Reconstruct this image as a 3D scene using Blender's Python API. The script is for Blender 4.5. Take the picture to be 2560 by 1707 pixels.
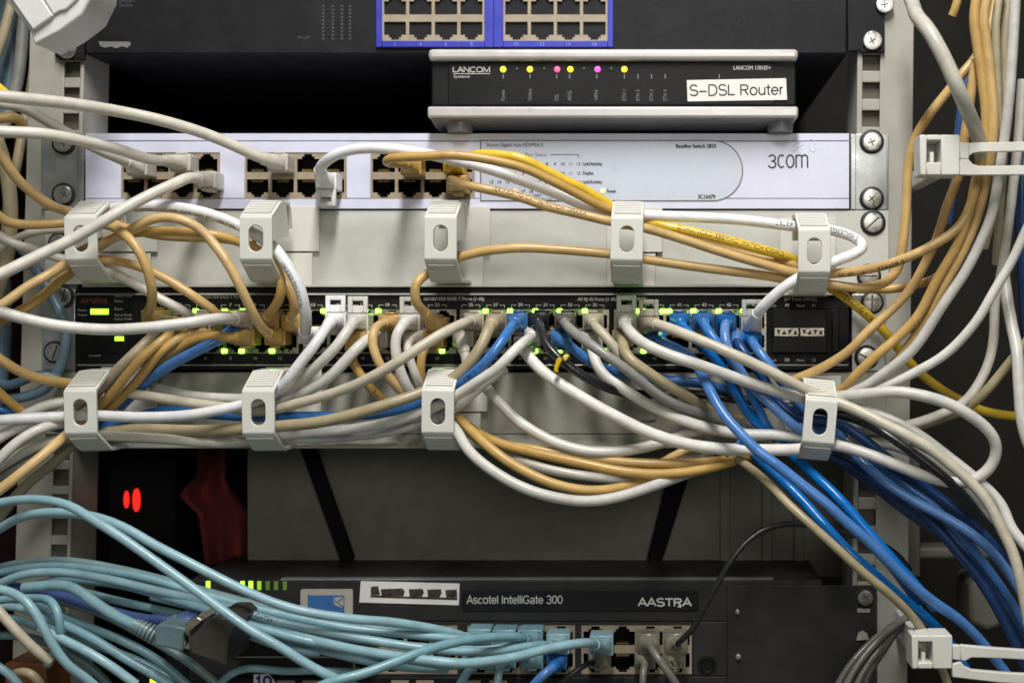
import bpy, bmesh, math, random
from mathutils import Vector, Matrix
random.seed(7)
for o in list(bpy.data.objects): bpy.data.objects.remove(o)
SC = bpy.context.scene
COL = SC.collection
R = math.radians
# ------------------------------------------------------------------ camera, light, exposure
MM = 0.001
PX = 4.34            # photo pixels per millimetre on the plane of the front panels
D = 720.0            # camera distance from that plane, mm
VX, VY = 1650.0, 800.0   # pixel that the camera axis meets
cam = bpy.data.cameras.new('camera'); cam_o = bpy.data.objects.new('camera', cam); COL.objects.link(cam_o)
cam_o.location = (0, -D*MM, 0); cam_o.rotation_euler = (R(90), 0, 0)
cam.sensor_width = 36; cam.lens = 36*D/(2560/PX)
cam.shift_x = (1280-VX)/2560; cam.shift_y = -(853.5-VY)/2560
cam.clip_start = 0.02; cam.clip_end = 30
cam.dof.use_dof = True; cam.dof.focus_distance = (D-42)*MM; cam.dof.aperture_fstop = 5.6
SC.camera = cam_o
w = bpy.data.worlds.new('World'); SC.world = w; w.use_nodes = True
bg = w.node_tree.nodes['Background']; bg.inputs[0].default_value = (0.97, 1.0, 0.87, 1); bg.inputs[1].default_value = 0.11
def area(name, loc, target, sx, sy, power, color):
    l = bpy.data.lights.new(name, 'AREA'); l.shape = 'RECTANGLE'; l.size = sx; l.size_y = sy
    l.energy = power; l.color = color
    o = bpy.data.objects.new(name, l); COL.objects.link(o); o.location = loc
    o.rotation_euler = (Vector(target)-Vector(loc)).to_track_quat('-Z', 'Y').to_euler()
    return o
area('ceiling_tube_lamp', (-0.02, -0.62, 0.86), (-0.02, -0.05, 0.02), 0.13, 0.55, 14.5, (1.0, 0.98, 0.945))
area('room_fill_light', (0.45, -2.2, 0.5), (0, 0, 0), 0.9, 0.5, 8.5, (1.0, 0.97, 0.87))  # unseen soft fill added in front to brighten the recess
SC.view_settings.view_transform = 'Standard'; SC.view_settings.look = 'None'
SC.view_settings.exposure = 0.0; SC.view_settings.gamma = 1.0
# ------------------------------------------------------------------ helpers
def W(px, py, d=0.0):
    s = (D-d)/D/PX*MM
    return Vector(((px-VX)*s, -d*MM, -(py-VY)*s))
def tag(o, label=None, cat=None, group=None, kind=None):
    if label: o['label'] = label
    if cat: o['category'] = cat
    if group: o['group'] = group
    if kind: o['kind'] = kind
    return o
def empty(name, loc, label=None, cat=None, group=None):
    o = bpy.data.objects.new(name, None); COL.objects.link(o); o.location = loc; o.empty_display_size = 0.01
    return tag(o, label, cat, group)
def root_loc(o):
    while o.parent: o = o.parent
    return Vector(o.location)
_txt = {}
def text2d(s):
    if s in _txt: return _txt[s]
    c = bpy.data.curves.new('t', 'FONT'); c.body = s; c.size = 1.0; c.resolution_u = 3
    o = bpy.data.objects.new('t', c); COL.objects.link(o)
    bpy.context.view_layer.update()
    m = bpy.data.meshes.new_from_object(o.evaluated_get(bpy.context.evaluated_depsgraph_get()))
    v = [(p.co.x, p.co.y) for p in m.vertices]; f = [tuple(p.vertices) for p in m.polygons]
    bpy.data.objects.remove(o); bpy.data.curves.remove(c); bpy.data.meshes.remove(m)
    _txt[s] = (v, f); return _txt[s]
CAPH = max(p[1] for p in text2d('H')[0])
def text_norm(s):
    v, f = text2d(s)
    x0 = min(p[0] for p in v); x1 = max(p[0] for p in v)
    return [((p[0]-x0)/CAPH, p[1]/CAPH) for p in v], f, (x1-x0)/CAPH
class MB:
    def __init__(s): s.v = []; s.f = []; s.m = []; s.sm = []
    def add(s, vs, fs, mi=0, smooth=True):
        b = len(s.v); s.v += [Vector(p) for p in vs]
        for f in fs: s.f.append(tuple(i+b for i in f)); s.m.append(mi); s.sm.append(smooth)
    def boxw(s, a, b, mi=0):
        x0, y0, z0 = a; x1, y1, z1 = b
        vs = [(x0,y0,z0),(x1,y0,z0),(x1,y1,z0),(x0,y1,z0),(x0,y0,z1),(x1,y0,z1),(x1,y1,z1),(x0,y1,z1)]
        s.add(vs, [(0,3,2,1),(4,5,6,7),(0,1,5,4),(1,2,6,5),(2,3,7,6),(3,0,4,7)], mi, True)
    def box(s, x0, y0, x1, y1, d0, d1, mi=0):     # pixel rectangle read at its front depth d1, going back to d0
        a = W(x0, y1, d1); b = W(x1, y0, d1)
        s.boxw((a.x, -d1*MM, a.z), (b.x, -d0*MM, b.z), mi)
    def prism(s, pts, d0, d1, mi=0):              # outline in pixels read at d1
        n = len(pts); vs = []
        for (x, y) in pts:
            p = W(x, y, d1); vs.append(p)
        for (x, y) in pts:
            p = W(x, y, d1); vs.append(Vector((p.x, -d0*MM, p.z)))
        fs = [tuple(range(n)), tuple(range(2*n-1, n-1, -1))]
        for i in range(n): j = (i+1) % n; fs.append((i, i+n, j+n, j))
        s.add(vs, fs, mi)
    def extrude_x(s, prof, x0, x1, mi=0):         # prof: (d, z) mm world, x in world m
        n = len(prof)
        vs = [Vector((x0, -d*MM, z*MM)) for d, z in prof] + [Vector((x1, -d*MM, z*MM)) for d, z in prof]
        fs = [tuple(range(n)), tuple(range(2*n-1, n-1, -1))]
        for i in range(n): j = (i+1) % n; fs.append((i, i+n, j+n, j))
        s.add(vs, fs, mi)
    def tube(s, pts, r, n=14, mi=0, caps=True, rs=None):
        fr = frames(pts); vs = []; fs = []
        for k, (p, (t, a, b)) in enumerate(zip(pts, fr)):
            rr = rs[k] if rs else r
            for i in range(n):
                an = 2*math.pi*i/n
                vs.append(p+(a*math.cos(an)+b*math.sin(an))*rr)
        for k in range(len(pts)-1):
            for i in range(n):
                j = (i+1) % n
                fs.append((k*n+i, k*n+j, (k+1)*n+j, (k+1)*n+i))
        if caps:
            fs.append(tuple(range(n-1, -1, -1))); q = (len(pts)-1)*n; fs.append(tuple(range(q, q+n)))
        s.add(vs, fs, mi)
    def lathe(s, c, prof, n=28, mi=0, axis='y'):  # prof: (radius mm, d mm) about the axis through c towards the camera
        vs = []; fs = []
        for (r, d) in prof:
            for i in range(n):
                a = 2*math.pi*i/n
                if axis == 'y': vs.append(Vector((c.x+r*MM*math.cos(a), c.y-d*MM, c.z+r*MM*math.sin(a))))
                else: vs.append(Vector((c.x+r*MM*math.cos(a), c.y+r*MM*math.sin(a), c.z+d*MM)))
        for k in range(len(prof)-1):
            for i in range(n):
                j = (i+1) % n
                fs.append((k*n+i, k*n+j, (k+1)*n+j, (k+1)*n+i))
        fs.append(tuple(range(n-1, -1, -1))); q = (len(prof)-1)*n; fs.append(tuple(range(q, q+n)))
        s.add(vs, fs, mi)
    def text(s, t, x, y, h, d, width=None, rot=0, align='L', mi=0, bold=0):   # x, y = baseline start in pixels, h = cap height in pixels
        v, f, wd = text_norm(t)
        sx = h if width is None else width/wd
        off = {'L': 0, 'C': -wd*sx/2, 'R': -wd*sx}[align]
        ca, sa = math.cos(R(rot)), math.sin(R(rot))
        offs = [(0, 0)] if not bold else [(-bold, 0), (bold, 0), (0, 0)]
        for q, (bx, by) in enumerate(offs):
            vs = []
            for (u, k) in v:
                X = u*sx+off+bx; Y = k*h+by
                vs.append(W(x+X*ca-Y*sa, y-(X*sa+Y*ca), d+0.02*q))
            s.add(vs, f, mi, False)
    def build(s, name, mats, parent=None, bevel=0, angle=40, seg=2, loc=None):
        me = bpy.data.meshes.new(name)
        org = root_loc(parent) if parent else (Vector(loc) if loc is not None else (s.v[0].copy() if s.v else Vector()))
        me.from_pydata([p-org for p in s.v], [], s.f)
        for m in (mats if isinstance(mats, (list, tuple)) else [mats]): me.materials.append(m)
        me.polygons.foreach_set('material_index', s.m)
        me.polygons.foreach_set('use_smooth', s.sm)
        bm = bmesh.new(); bm.from_mesh(me); bmesh.ops.recalc_face_normals(bm, faces=bm.faces); bm.to_mesh(me); bm.free()
        me.validate(); me.set_sharp_from_angle(angle=R(angle)); me.update()
        o = bpy.data.objects.new(name, me); COL.objects.link(o)
        if parent: o.parent = parent
        else: o.location = org
        if bevel:
            b = o.modifiers.new('b', 'BEVEL'); b.width = bevel*MM; b.segments = seg; b.limit_method = 'ANGLE'; b.angle_limit = R(50)
            b.harden_normals = False; b.use_clamp_overlap = True
        return o
def frames(pts):
    n = len(pts); out = []
    ts = []
    for i in range(n):
        a = pts[max(0, i-1)]; b = pts[min(n-1, i+1)]
        t = (b-a); t.normalize(); ts.append(t)
    up = Vector((0, -1, 0)) if abs(ts[0].y) < 0.9 else Vector((0, 0, 1))
    a = (up-ts[0]*up.dot(ts[0])).normalized()
    for i in range(n):
        if i:
            a = a-ts[i]*a.dot(ts[i])
            a.normalize()
        out.append((ts[i], a.copy(), ts[i].cross(a)))
    return out
def spline(P, step=2.2*MM):
    P = [Vector(p) for p in P]
    if len(P) == 2: P = [P[0], (P[0]+P[1])/2, P[1]]
    E = [P[0]*2-P[1]]+P+[P[-1]*2-P[-2]]
    out = []
    for i in range(1, len(E)-2):
        p0, p1, p2, p3 = E[i-1:i+3]
        t0 = 0; t1 = t0+max((p1-p0).length, 1e-6)**.5; t2 = t1+max((p2-p1).length, 1e-6)**.5; t3 = t2+max((p3-p2).length, 1e-6)**.5
        n = max(3, int((p2-p1).length/step))
        for k in range(n):
            t = t1+(t2-t1)*k/n
            a1 = p0*((t1-t)/(t1-t0))+p1*((t-t0)/(t1-t0)); a2 = p1*((t2-t)/(t2-t1))+p2*((t-t1)/(t2-t1)); a3 = p2*((t3-t)/(t3-t2))+p3*((t-t2)/(t3-t2))
            b1 = a1*((t2-t)/(t2-t0))+a2*((t-t0)/(t2-t0)); b2 = a2*((t3-t)/(t3-t1))+a3*((t-t1)/(t3-t1))
            out.append(b1*((t2-t)/(t2-t1))+b2*((t-t1)/(t2-t1)))
    out.append(P[-1])
    for _ in range(5):                           # relax the traced points as a stiff cable would
        q = out[:]
        for i in range(1, len(out)-1): q[i] = out[i]*0.5+(out[i-1]+out[i+1])*0.25
        out = q
    return out
# ------------------------------------------------------------------ materials
def mat(name, rgb, rough=0.5, metal=0.0, var=0.10, scale=90, bump=0.0, bscale=900, rvar=0.12, emit=None, estr=0, trans=0, spec=0.5, coat=0, dirt=None, dscale=25, damt=0.35, objvar=0):
    m = bpy.data.materials.new(name); m.use_nodes = True
    nt = m.node_tree; N = nt.nodes; L = nt.links; b = N['Principled BSDF']
    b.inputs['Base Color'].default_value = (*rgb, 1); b.inputs['Roughness'].default_value = rough
    b.inputs['Metallic'].default_value = metal; b.inputs['Specular IOR Level'].default_value = spec
    if coat: b.inputs['Coat Weight'].default_value = coat; b.inputs['Coat Roughness'].default_value = 0.12
    if trans: b.inputs['Transmission Weight'].default_value = trans; b.inputs['IOR'].default_value = 1.4
    if emit: b.inputs['Emission Color'].default_value = (*emit, 1); b.inputs['Emission Strength'].default_value = estr; return m
    tc = N.new('ShaderNodeTexCoord')
    vec = tc.outputs['Object']
    n1 = N.new('ShaderNodeTexNoise'); n1.inputs['Scale'].default_value = scale; n1.inputs['Detail'].default_value = 6; n1.inputs['Roughness'].default_value = .62
    L.new(vec, n1.inputs['Vector'])
    mr = N.new('ShaderNodeMapRange'); mr.inputs['From Min'].default_value = .3; mr.inputs['From Max'].default_value = .7
    mr.inputs['To Min'].default_value = 1-var; mr.inputs['To Max'].default_value = 1+var*.6
    L.new(n1.outputs['Fac'], mr.inputs['Value'])
    mx = N.new('ShaderNodeMix'); mx.data_type = 'RGBA'; mx.blend_type = 'MULTIPLY'; mx.inputs['Factor'].default_value = 1
    mx.inputs[6].default_value = (*rgb, 1); L.new(mr.outputs['Result'], mx.inputs[7])
    colour = mx.outputs[2]
    if dirt:
        n3 = N.new('ShaderNodeTexNoise'); n3.inputs['Scale'].default_value = dscale; n3.inputs['Detail'].default_value = 8; n3.inputs['Roughness'].default_value = .7
        L.new(vec, n3.inputs['Vector'])
        m3 = N.new('ShaderNodeMapRange'); m3.inputs['From Min'].default_value = .5; m3.inputs['From Max'].default_value = .75
        m3.inputs['To Min'].default_value = 0; m3.inputs['To Max'].default_value = damt
        L.new(n3.outputs['Fac'], m3.inputs['Value'])
        x3 = N.new('ShaderNodeMix'); x3.data_type = 'RGBA'; L.new(m3.outputs['Result'], x3.inputs['Factor'])
        L.new(colour, x3.inputs[6]); x3.inputs[7].default_value = (*dirt, 1); colour = x3.outputs[2]
    L.new(colour, b.inputs['Base Color'])
    if objvar:
        oi = N.new('ShaderNodeObjectInfo'); mo = N.new('ShaderNodeMapRange'); mo.inputs['To Min'].default_value = 1-objvar; mo.inputs['To Max'].default_value = 1+objvar*.5
        L.new(oi.outputs['Random'], mo.inputs['Value'])
        hs = N.new('ShaderNodeHueSaturation'); L.new(mo.outputs['Result'], hs.inputs['Value']); L.new(colour, hs.inputs['Color'])
        ms = N.new('ShaderNodeMapRange'); ms.inputs['To Min'].default_value = 1.08; ms.inputs['To Max'].default_value = .86; L.new(oi.outputs['Random'], ms.inputs['Value']); L.new(ms.outputs['Result'], hs.inputs['Saturation'])
        colour = hs.outputs['Color']; L.new(colour, b.inputs['Base Color'])
    if rvar:
        m2 = N.new('ShaderNodeMapRange'); m2.inputs['From Min'].default_value = .3; m2.inputs['From Max'].default_value = .7
        m2.inputs['To Min'].default_value = max(.03, rough-rvar); m2.inputs['To Max'].default_value = min(1, rough+rvar)
        L.new(n1.outputs['Fac'], m2.inputs['Value']); L.new(m2.outputs['Result'], b.inputs['Roughness'])
    if bump:
        n2 = N.new('ShaderNodeTexNoise'); n2.inputs['Scale'].default_value = bscale; n2.inputs['Detail'].default_value = 3
        L.new(vec, n2.inputs['Vector'])
        bp = N.new('ShaderNodeBump'); bp.inputs['Strength'].default_value = bump; bp.inputs['Distance'].default_value = 0.0004
        L.new(n2.outputs['Fac'], bp.inputs['Height']); L.new(bp.outputs['Normal'], b.inputs['Normal'])
    return m
DUST = (0.30, 0.25, 0.18)
M = {}
def jm(k, rgb, **kw):
    a = dict(rough=0.36, objvar=.16, var=0.16, scale=120, bump=0.25, bscale=420, rvar=.10, dirt=tuple(c*.62 for c in rgb), dscale=38, damt=.45); a.update(kw)
    M[k] = mat(k+'_jacket', rgb, **a)
jm('orange', (0.56, 0.355, 0.115)); jm('white', (0.66, 0.64, 0.60)); jm('bright', (0.80, 0.80, 0.82), damt=.2)
jm('cream', (0.52, 0.47, 0.36)); jm('tan', (0.43, 0.36, 0.23)); jm('grey', (0.26, 0.255, 0.24)); jm('black', (0.018, 0.018, 0.02), rough=.28, dirt=(.03,.03,.03))
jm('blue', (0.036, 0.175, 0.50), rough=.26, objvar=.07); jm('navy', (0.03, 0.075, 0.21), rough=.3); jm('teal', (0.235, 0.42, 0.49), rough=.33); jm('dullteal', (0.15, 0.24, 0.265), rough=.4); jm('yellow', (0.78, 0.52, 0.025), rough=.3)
jm('steel', (0.13, 0.21, 0.28)); jm('violet', (0.055, 0.095, 0.25)); jm('dustwhite', (0.60, 0.565, 0.495)); jm('darkgrey', (0.155, 0.148, 0.128), rough=.3)
M['clip'] = mat('clip_plastic', (0.67, 0.665, 0.62), .42, var=.05, bump=.2, bscale=1500, dirt=(.46,.41,.31), damt=.5, dscale=45)
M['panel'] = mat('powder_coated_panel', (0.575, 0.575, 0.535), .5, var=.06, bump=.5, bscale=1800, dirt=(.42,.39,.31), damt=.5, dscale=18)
M['panelshaded'] = mat('shaded_powder_coated_panel', (0.35, 0.34, 0.295), .55, var=.10, bump=.5, bscale=1800, dirt=(.3,.28,.23), damt=.4, dscale=30)  # upper panel's coating with the cables' shade darkened into the colour
M['rail'] = mat('painted_rail', (0.39, 0.375, 0.33), .5, var=.08, bump=.35, bscale=1500, dirt=(.28,.26,.2), damt=.5, dscale=24)
M['com'] = mat('lavender_white_front', (0.66, 0.67, 0.82), .38, var=.06, bump=.15, bscale=1400, dirt=(.52,.51,.56), damt=.45, dscale=26)
M['comlabel'] = mat('blue_grey_overlay', (0.54, 0.58, 0.68), .32, var=.04, bump=.1, bscale=1400)
M['zinc'] = mat('zinc_plate', (0.50, 0.52, 0.53), .38, metal=.85, var=.18, scale=60, bump=.2, dirt=(.3,.31,.33), damt=.5, dscale=40)
M['chrome'] = mat('screw_steel', (0.74, 0.72, 0.70), .30, metal=1, var=.2, scale=300, bump=.2, bscale=1200)
M['recess'] = mat('screw_recess', (0.10, 0.095, 0.09), .4, metal=.6)
M['coupler'] = mat('coupler_plastic', (0.045, 0.040, 0.034), .4, var=.2, bump=.3)
M['rubber'] = mat('black_washer', (0.012, 0.012, 0.012), .5)
M['blackmetal'] = mat('black_painted_metal', (0.0095, 0.0092, 0.0118), .5, var=.25, bump=.6, bscale=2200, dirt=(.028,.026,.026), damt=.5, dscale=30, spec=.22)
M['blackplastic'] = mat('black_plastic', (0.009, 0.009, 0.010), .42, var=.3, bump=.4, bscale=2000, dirt=(.025,.025,.024), damt=.4, dscale=40, spec=.22)
M['charcoal'] = mat('charcoal_metal', (0.027, 0.026, 0.027), .5, var=.2, bump=.5, bscale=2000, dirt=(.042,.04,.036), damt=.6, dscale=22, spec=.22)
M['darkplate'] = mat('dark_grey_plate', (0.165, 0.152, 0.125), .40, var=.15, bump=.5, bscale=1500, dirt=(.21,.195,.16), damt=.6, dscale=14)
M['void'] = mat('inside_black', (0.011, 0.0105, 0.011), 1.0, spec=0.05)
M['hole'] = mat('hole_inside', (0.12, 0.108, 0.085), .7)
M['cabinet'] = mat('cabinet_dark', (0.020, 0.0185, 0.0155), .9, spec=.1, var=.3, scale=30)
M['maroon'] = mat('maroon_side', (0.035, 0.010, 0.012), .7)
M['blueframe'] = mat('blue_port_frame', (0.035, 0.045, 0.42), .38, var=.08, bump=.2)
M['jack'] = mat('jack_shield', (0.36, 0.295, 0.215), .5, metal=.0, var=.16, scale=200, bump=.3, dirt=(.25,.19,.13), damt=.5, dscale=80)
M['jackmetal'] = mat('jack_metal', (0.55, 0.50, 0.42), .3, metal=.8, var=.2, scale=200, bump=.3)
M['gold'] = mat('contact_gold', (0.7, 0.5, 0.2), .3, metal=1)
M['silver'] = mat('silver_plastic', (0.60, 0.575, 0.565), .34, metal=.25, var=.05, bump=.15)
M['silverdark'] = mat('darkened_silver', (0.20, 0.205, 0.215), .4, metal=.2)
M['sticker'] = mat('white_sticker', (0.78, 0.76, 0.73), .5, var=.04)
M['ink'] = mat('black_ink', (0.012, 0.012, 0.014), .5)
M['inkgrey'] = mat('grey_ink', (0.12, 0.12, 0.13), .5)
M['print'] = mat('white_print', (0.62, 0.62, 0.60), .5)
M['printdim'] = mat('dim_print', (0.20, 0.20, 0.20), .5)
M['printfaint'] = mat('faint_print', (0.075, 0.075, 0.08), .5)
M['orangeprint'] = mat('orange_print', (0.22, 0.05, 0.012), .5)
M['blueprint'] = mat('blue_print', (0.20, 0.24, 0.72), .5)
M['inkblue'] = mat('blue_ink', (0.015, 0.03, 0.25), .5)
M['clear'] = mat('clear_connector', (0.62, 0.60, 0.48), .12, trans=.75, rvar=0)
M['lime'] = mat('lit_green', (0.3, 0.6, 0.05), emit=(0.33, 1.0, 0.03), estr=2.9)
M['port_green'] = mat('lit_port_green', (0.3, 0.6, 0.05), emit=(0.25, 1.0, 0.03), estr=15.0)
M['limedim'] = mat('lit_green_dim', (0.1, 0.25, 0.03), emit=(0.35, 0.75, 0.03), estr=0.7)
M['limefaint'] = mat('lit_green_faint', (0.1, 0.2, 0.03), emit=(0.3, 0.6, 0.1), estr=0.09)
M['yellowled'] = mat('lit_yellow', (0.6, 0.55, 0.05), emit=(0.95, 0.86, 0.02), estr=1.7)
M['redled'] = mat('lit_pink', (0.6, 0.1, 0.15), emit=(1.0, 0.06, 0.20), estr=2.0)
M['magled'] = mat('lit_magenta', (0.6, 0.1, 0.4), emit=(1.0, 0.06, 0.42), estr=2.0)
M['deepred'] = mat('lit_red', (0.5, 0.02, 0.02), emit=(1.0, 0.02, 0.012), estr=1.15)
M['amber'] = mat('lit_amber', (0.6, 0.35, 0.2), emit=(1.0, 0.38, 0.18), estr=0.75)
M['palegreen'] = mat('lit_pale_green', (0.5, 0.6, 0.3), emit=(0.62, 0.88, 0.28), estr=0.85)
M['led_off'] = mat('unlit_lamp', (0.02, 0.05, 0.03), .3)
M['redreflection'] = mat('dark_red_reflection', (0.17, 0.020, 0.022), .9, var=.6, scale=40)
M['logoblue'] = mat('logo_blue', (0.05, 0.16, 0.42), .4)
M['beige'] = mat('beige_sticker', (0.46, 0.42, 0.36), .5)
M['brown'] = mat('brown_plastic', (0.16, 0.055, 0.015), .5)
M['whiteblock'] = mat('white_plastic', (0.68, 0.66, 0.66), .4, var=.04, bump=.2, dirt=(.5,.47,.42), damt=.3, dscale=60)
M['smoke'] = mat('smoked_window', (0.06, 0.045, 0.035), .3, var=.6, scale=260)
# ------------------------------------------------------------------ a plain sans stroke alphabet for the large lettering
def arc(cx, cy, rx, ry, a0, a1, n=14): return [(cx+rx*math.cos(R(a0+(a1-a0)*i/n)), cy+ry*math.sin(R(a0+(a1-a0)*i/n))) for i in range(n+1)]
XH = .72
GL = {
 'S': (.72, [arc(.36, .745, .27, .245, 25, 265)+arc(.36, .26, .30, .25, 85, -155)]),
 '\u2013': (.72, [[(.06, .38), (.64, .38)]]),
 'D': (.80, [[(.10, 0), (.10, 1)], [(.10, .99), (.36, .99)]+arc(.36, .5, .36, .49, 90, -90)+[(.10, .01)]]),
 'L': (.62, [[(.10, 1), (.10, 0)], [(.10, .06), (.58, .06)]]),
 'R': (.76, [[(.10, 0), (.10, 1)], [(.10, .94), (.42, .94)]+arc(.42, .715, .23, .225, 90, -90)+[(.10, .49)], [(.40, .49), (.66, 0)]]),
 'A': (.74, [[(.02, 0), (.37, 1), (.72, 0)], [(.17, .33), (.57, .33)]]),
 'I': (.28, [[(.14, 0), (.14, 1)]]),
 'G': (.84, [arc(.42, .5, .36, .47, 40, 330)+[(.74, .44), (.44, .44)]]),
 'C': (.80, [arc(.42, .5, .36, .47, 45, 315)]),
 'O': (.86, [arc(.43, .5, .37, .47, 0, 360, 24)]),
 'N': (.80, [[(.10, 0), (.10, 1), (.70, 0), (.70, 1)]]),
 'M': (.92, [[(.10, 0), (.10, 1), (.46, .1), (.82, 1), (.82, 0)]]),
 'T': (.68, [[(.34, 0), (.34, 1)], [(.02, .94), (.66, .94)]]),
 'o': (.66, [arc(.33, .36, .26, .34, 0, 360, 22)]),
 'u': (.64, [[(.10, XH), (.10, .28)]+arc(.32, .28, .22, .25, 180, 360)+[(.54, XH)], [(.54, .28), (.54, 0)]]),
 'n': (.64, [[(.10, 0), (.10, XH)], [(.10, .42)]+arc(.32, .44, .22, .25, 180, 0)+[(.54, 0)]]),
 't': (.36, [[(.17, .95), (.17, .14)]+arc(.29, .14, .12, .11, 180, 280, 6), [(.02, .69), (.34, .69)]]),
 'e': (.64, [[(.08, .37), (.57, .37)]+arc(.32, .36, .25, .33, 5, 325, 20)]),
 'r': (.42, [[(.10, 0), (.10, XH)], [(.10, .40)]+arc(.32, .42, .22, .27, 180, 92)]),
 's': (.58, [arc(.29, .525, .20, .17, 25, 265)+arc(.29, .195, .22, .175, 85, -155)]),
 'c': (.60, [arc(.32, .36, .25, .33, 45, 315)]),
 'a': (.62, [arc(.30, .52, .20, .18, 160, 0)+[(.50, 0)], arc(.27, .19, .19, .17, 40, 320)]),
 'l': (.22, [[(.11, 0), (.11, 1)]]),
 'i': (.22, [[(.11, 0), (.11, XH)], [(.11, .88), (.11, 1)]]),
 '3': (.66, [arc(.32, .74, .23, .23, 160, -88)+arc(.32, .26, .26, .25, 88, -165)]),
 '0': (.66, [arc(.33, .5, .25, .47, 0, 360, 22)]),
 '1': (.5, [[(.10, .8), (.28, .98), (.28, 0)]]),
 '9': (.64, [arc(.31, .68, .23, .28, 0, 360, 18), arc(.31, .5, .24, .47, 5, -150)]),
 '\x01': (.60, [arc(.32, .5, .24, .47, 50, 310)]), '\x02': (.68, [arc(.34, .5, .26, .47, 0, 360, 22)]),
 '\x03': (.98, [[(.08, 0), (.08, .97)], [(.08, .72)]+arc(.29, .76, .20, .21, 180, 0)+[(.49, 0)], [(.49, .72)]+arc(.69, .76, .20, .21, 180, 0)+[(.89, 0)]]),
 ' ': (.34, [])}
def stroke_text(mb, t, x, y, h, d, width=None, w=.12, rot=0, mi=0):
    tot = sum(GL[c][0] for c in t); sx = h if width is None else width/tot
    ca, sa = math.cos(R(rot)), math.sin(R(rot)); cur = 0; k = 0
    for c in t:
        for pl in GL[c][1]:
            k += 1; P = [Vector(((cur+u)*sx, v*h)) for u, v in pl]; n = len(P); vs = []
            hw_ = w*h/2
            for i in range(n):
                if (P[0]-P[-1]).length < 1e-4: a, b = P[i-1 if i else n-2], P[i+1 if i < n-1 else 1]
                else: a, b = P[max(0, i-1)], P[min(n-1, i+1)]
                t0 = (P[i]-a).normalized() if (P[i]-a).length > 1e-6 else (b-P[i]).normalized(); t1 = (b-P[i]).normalized() if (b-P[i]).length > 1e-6 else t0
                m_ = (t0+t1).normalized() if (t0+t1).length > .05 else t1; nn = Vector((-m_.y, m_.x)); f = hw_/max(nn.dot(Vector((-t1.y, t1.x))), .45)
                for s_ in (1, -1):
                    q = P[i]+nn*f*s_; vs.append(W(x+q.x*ca-q.y*sa, y-(q.x*sa+q.y*ca), d+.008*(k % 4)))
            mb.add(vs, [(2*i, 2*i+1, 2*i+3, 2*i+2) for i in range(n-1)], mi, False)
        cur += GL[c][0]
# ------------------------------------------------------------------ setting: inside of the cabinet
def setting(name, a, b, m):
    mb = MB(); mb.boxw(a, b); return tag(mb.build(name, m), kind='structure')
setting('cabinet_back_wall', (-0.75, 0.42, -0.6), (0.55, 0.43, 0.6), M['void'])
setting('cabinet_rear_panel', (0.075, 0.30, -0.6), (0.36, 0.31, 0.6), M['cabinet'])
setting('light_block_plate', (-0.75, 0.005, 0.225), (0.072, 0.42, 0.24), M['void'])  # unseen plate added to keep lamp light out of the gaps behind
setting('cabinet_side_wall', (0.36, 0.02, -0.6), (0.37, 0.42, 0.6), M['cabinet'])
setting('cabinet_side_panel', (-0.52, 0.02, -0.6), (-0.51, 0.42, 0.6), M['maroon'])
# ------------------------------------------------------------------ shared builders
def screw(parent, px, py, rpx, d, kind='cross', washer=True, ang=0, m='chrome'):
    c = W(px, py, d); r = rpx/PX
    mb = MB(); mb.lathe(c, [(r*.98, 0.0), (r, .6), (r, 1.9), (r*.93, 2.3), (r*.7, 2.5), (.05, 2.58)])
    h = mb.build('screw', M[m], parent, angle=28)
    mb = MB(); c2 = W(px, py, d+2.1)
    def bar(a, dd):
        ca, sa = math.cos(R(a)), math.sin(R(a)); L_ = r*.84*MM if kind == 'slot' else r*.40*MM; t = r*.085*MM if kind == 'slot' else r*.075*MM
        P = [(-L_, -t), (L_, -t), (L_, t), (-L_, t)]
        f = [Vector((c2.x+x*ca-z*sa, c2.y-dd*MM, c2.z+x*sa+z*ca)) for x, z in P]
        g = [p+Vector((0, 1.6*MM, 0)) for p in f]
        mb.add(f+g, [(0,1,2,3),(7,6,5,4),(0,4,5,1),(1,5,6,2),(2,6,7,3),(3,7,4,0)])
    bar(ang, .5)
    if kind == 'cross': bar(ang+90, .47)
    mb.build('drive_recess', M['recess'], h)
    if washer:
        mb = MB(); mb.lathe(W(px, py, d), [(r*1.26, 0), (r*1.28, .7), (r*1.18, 1.0), (r*.9, 1.0)]); mb.build('washer', M['rubber'], h)
    return h
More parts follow.
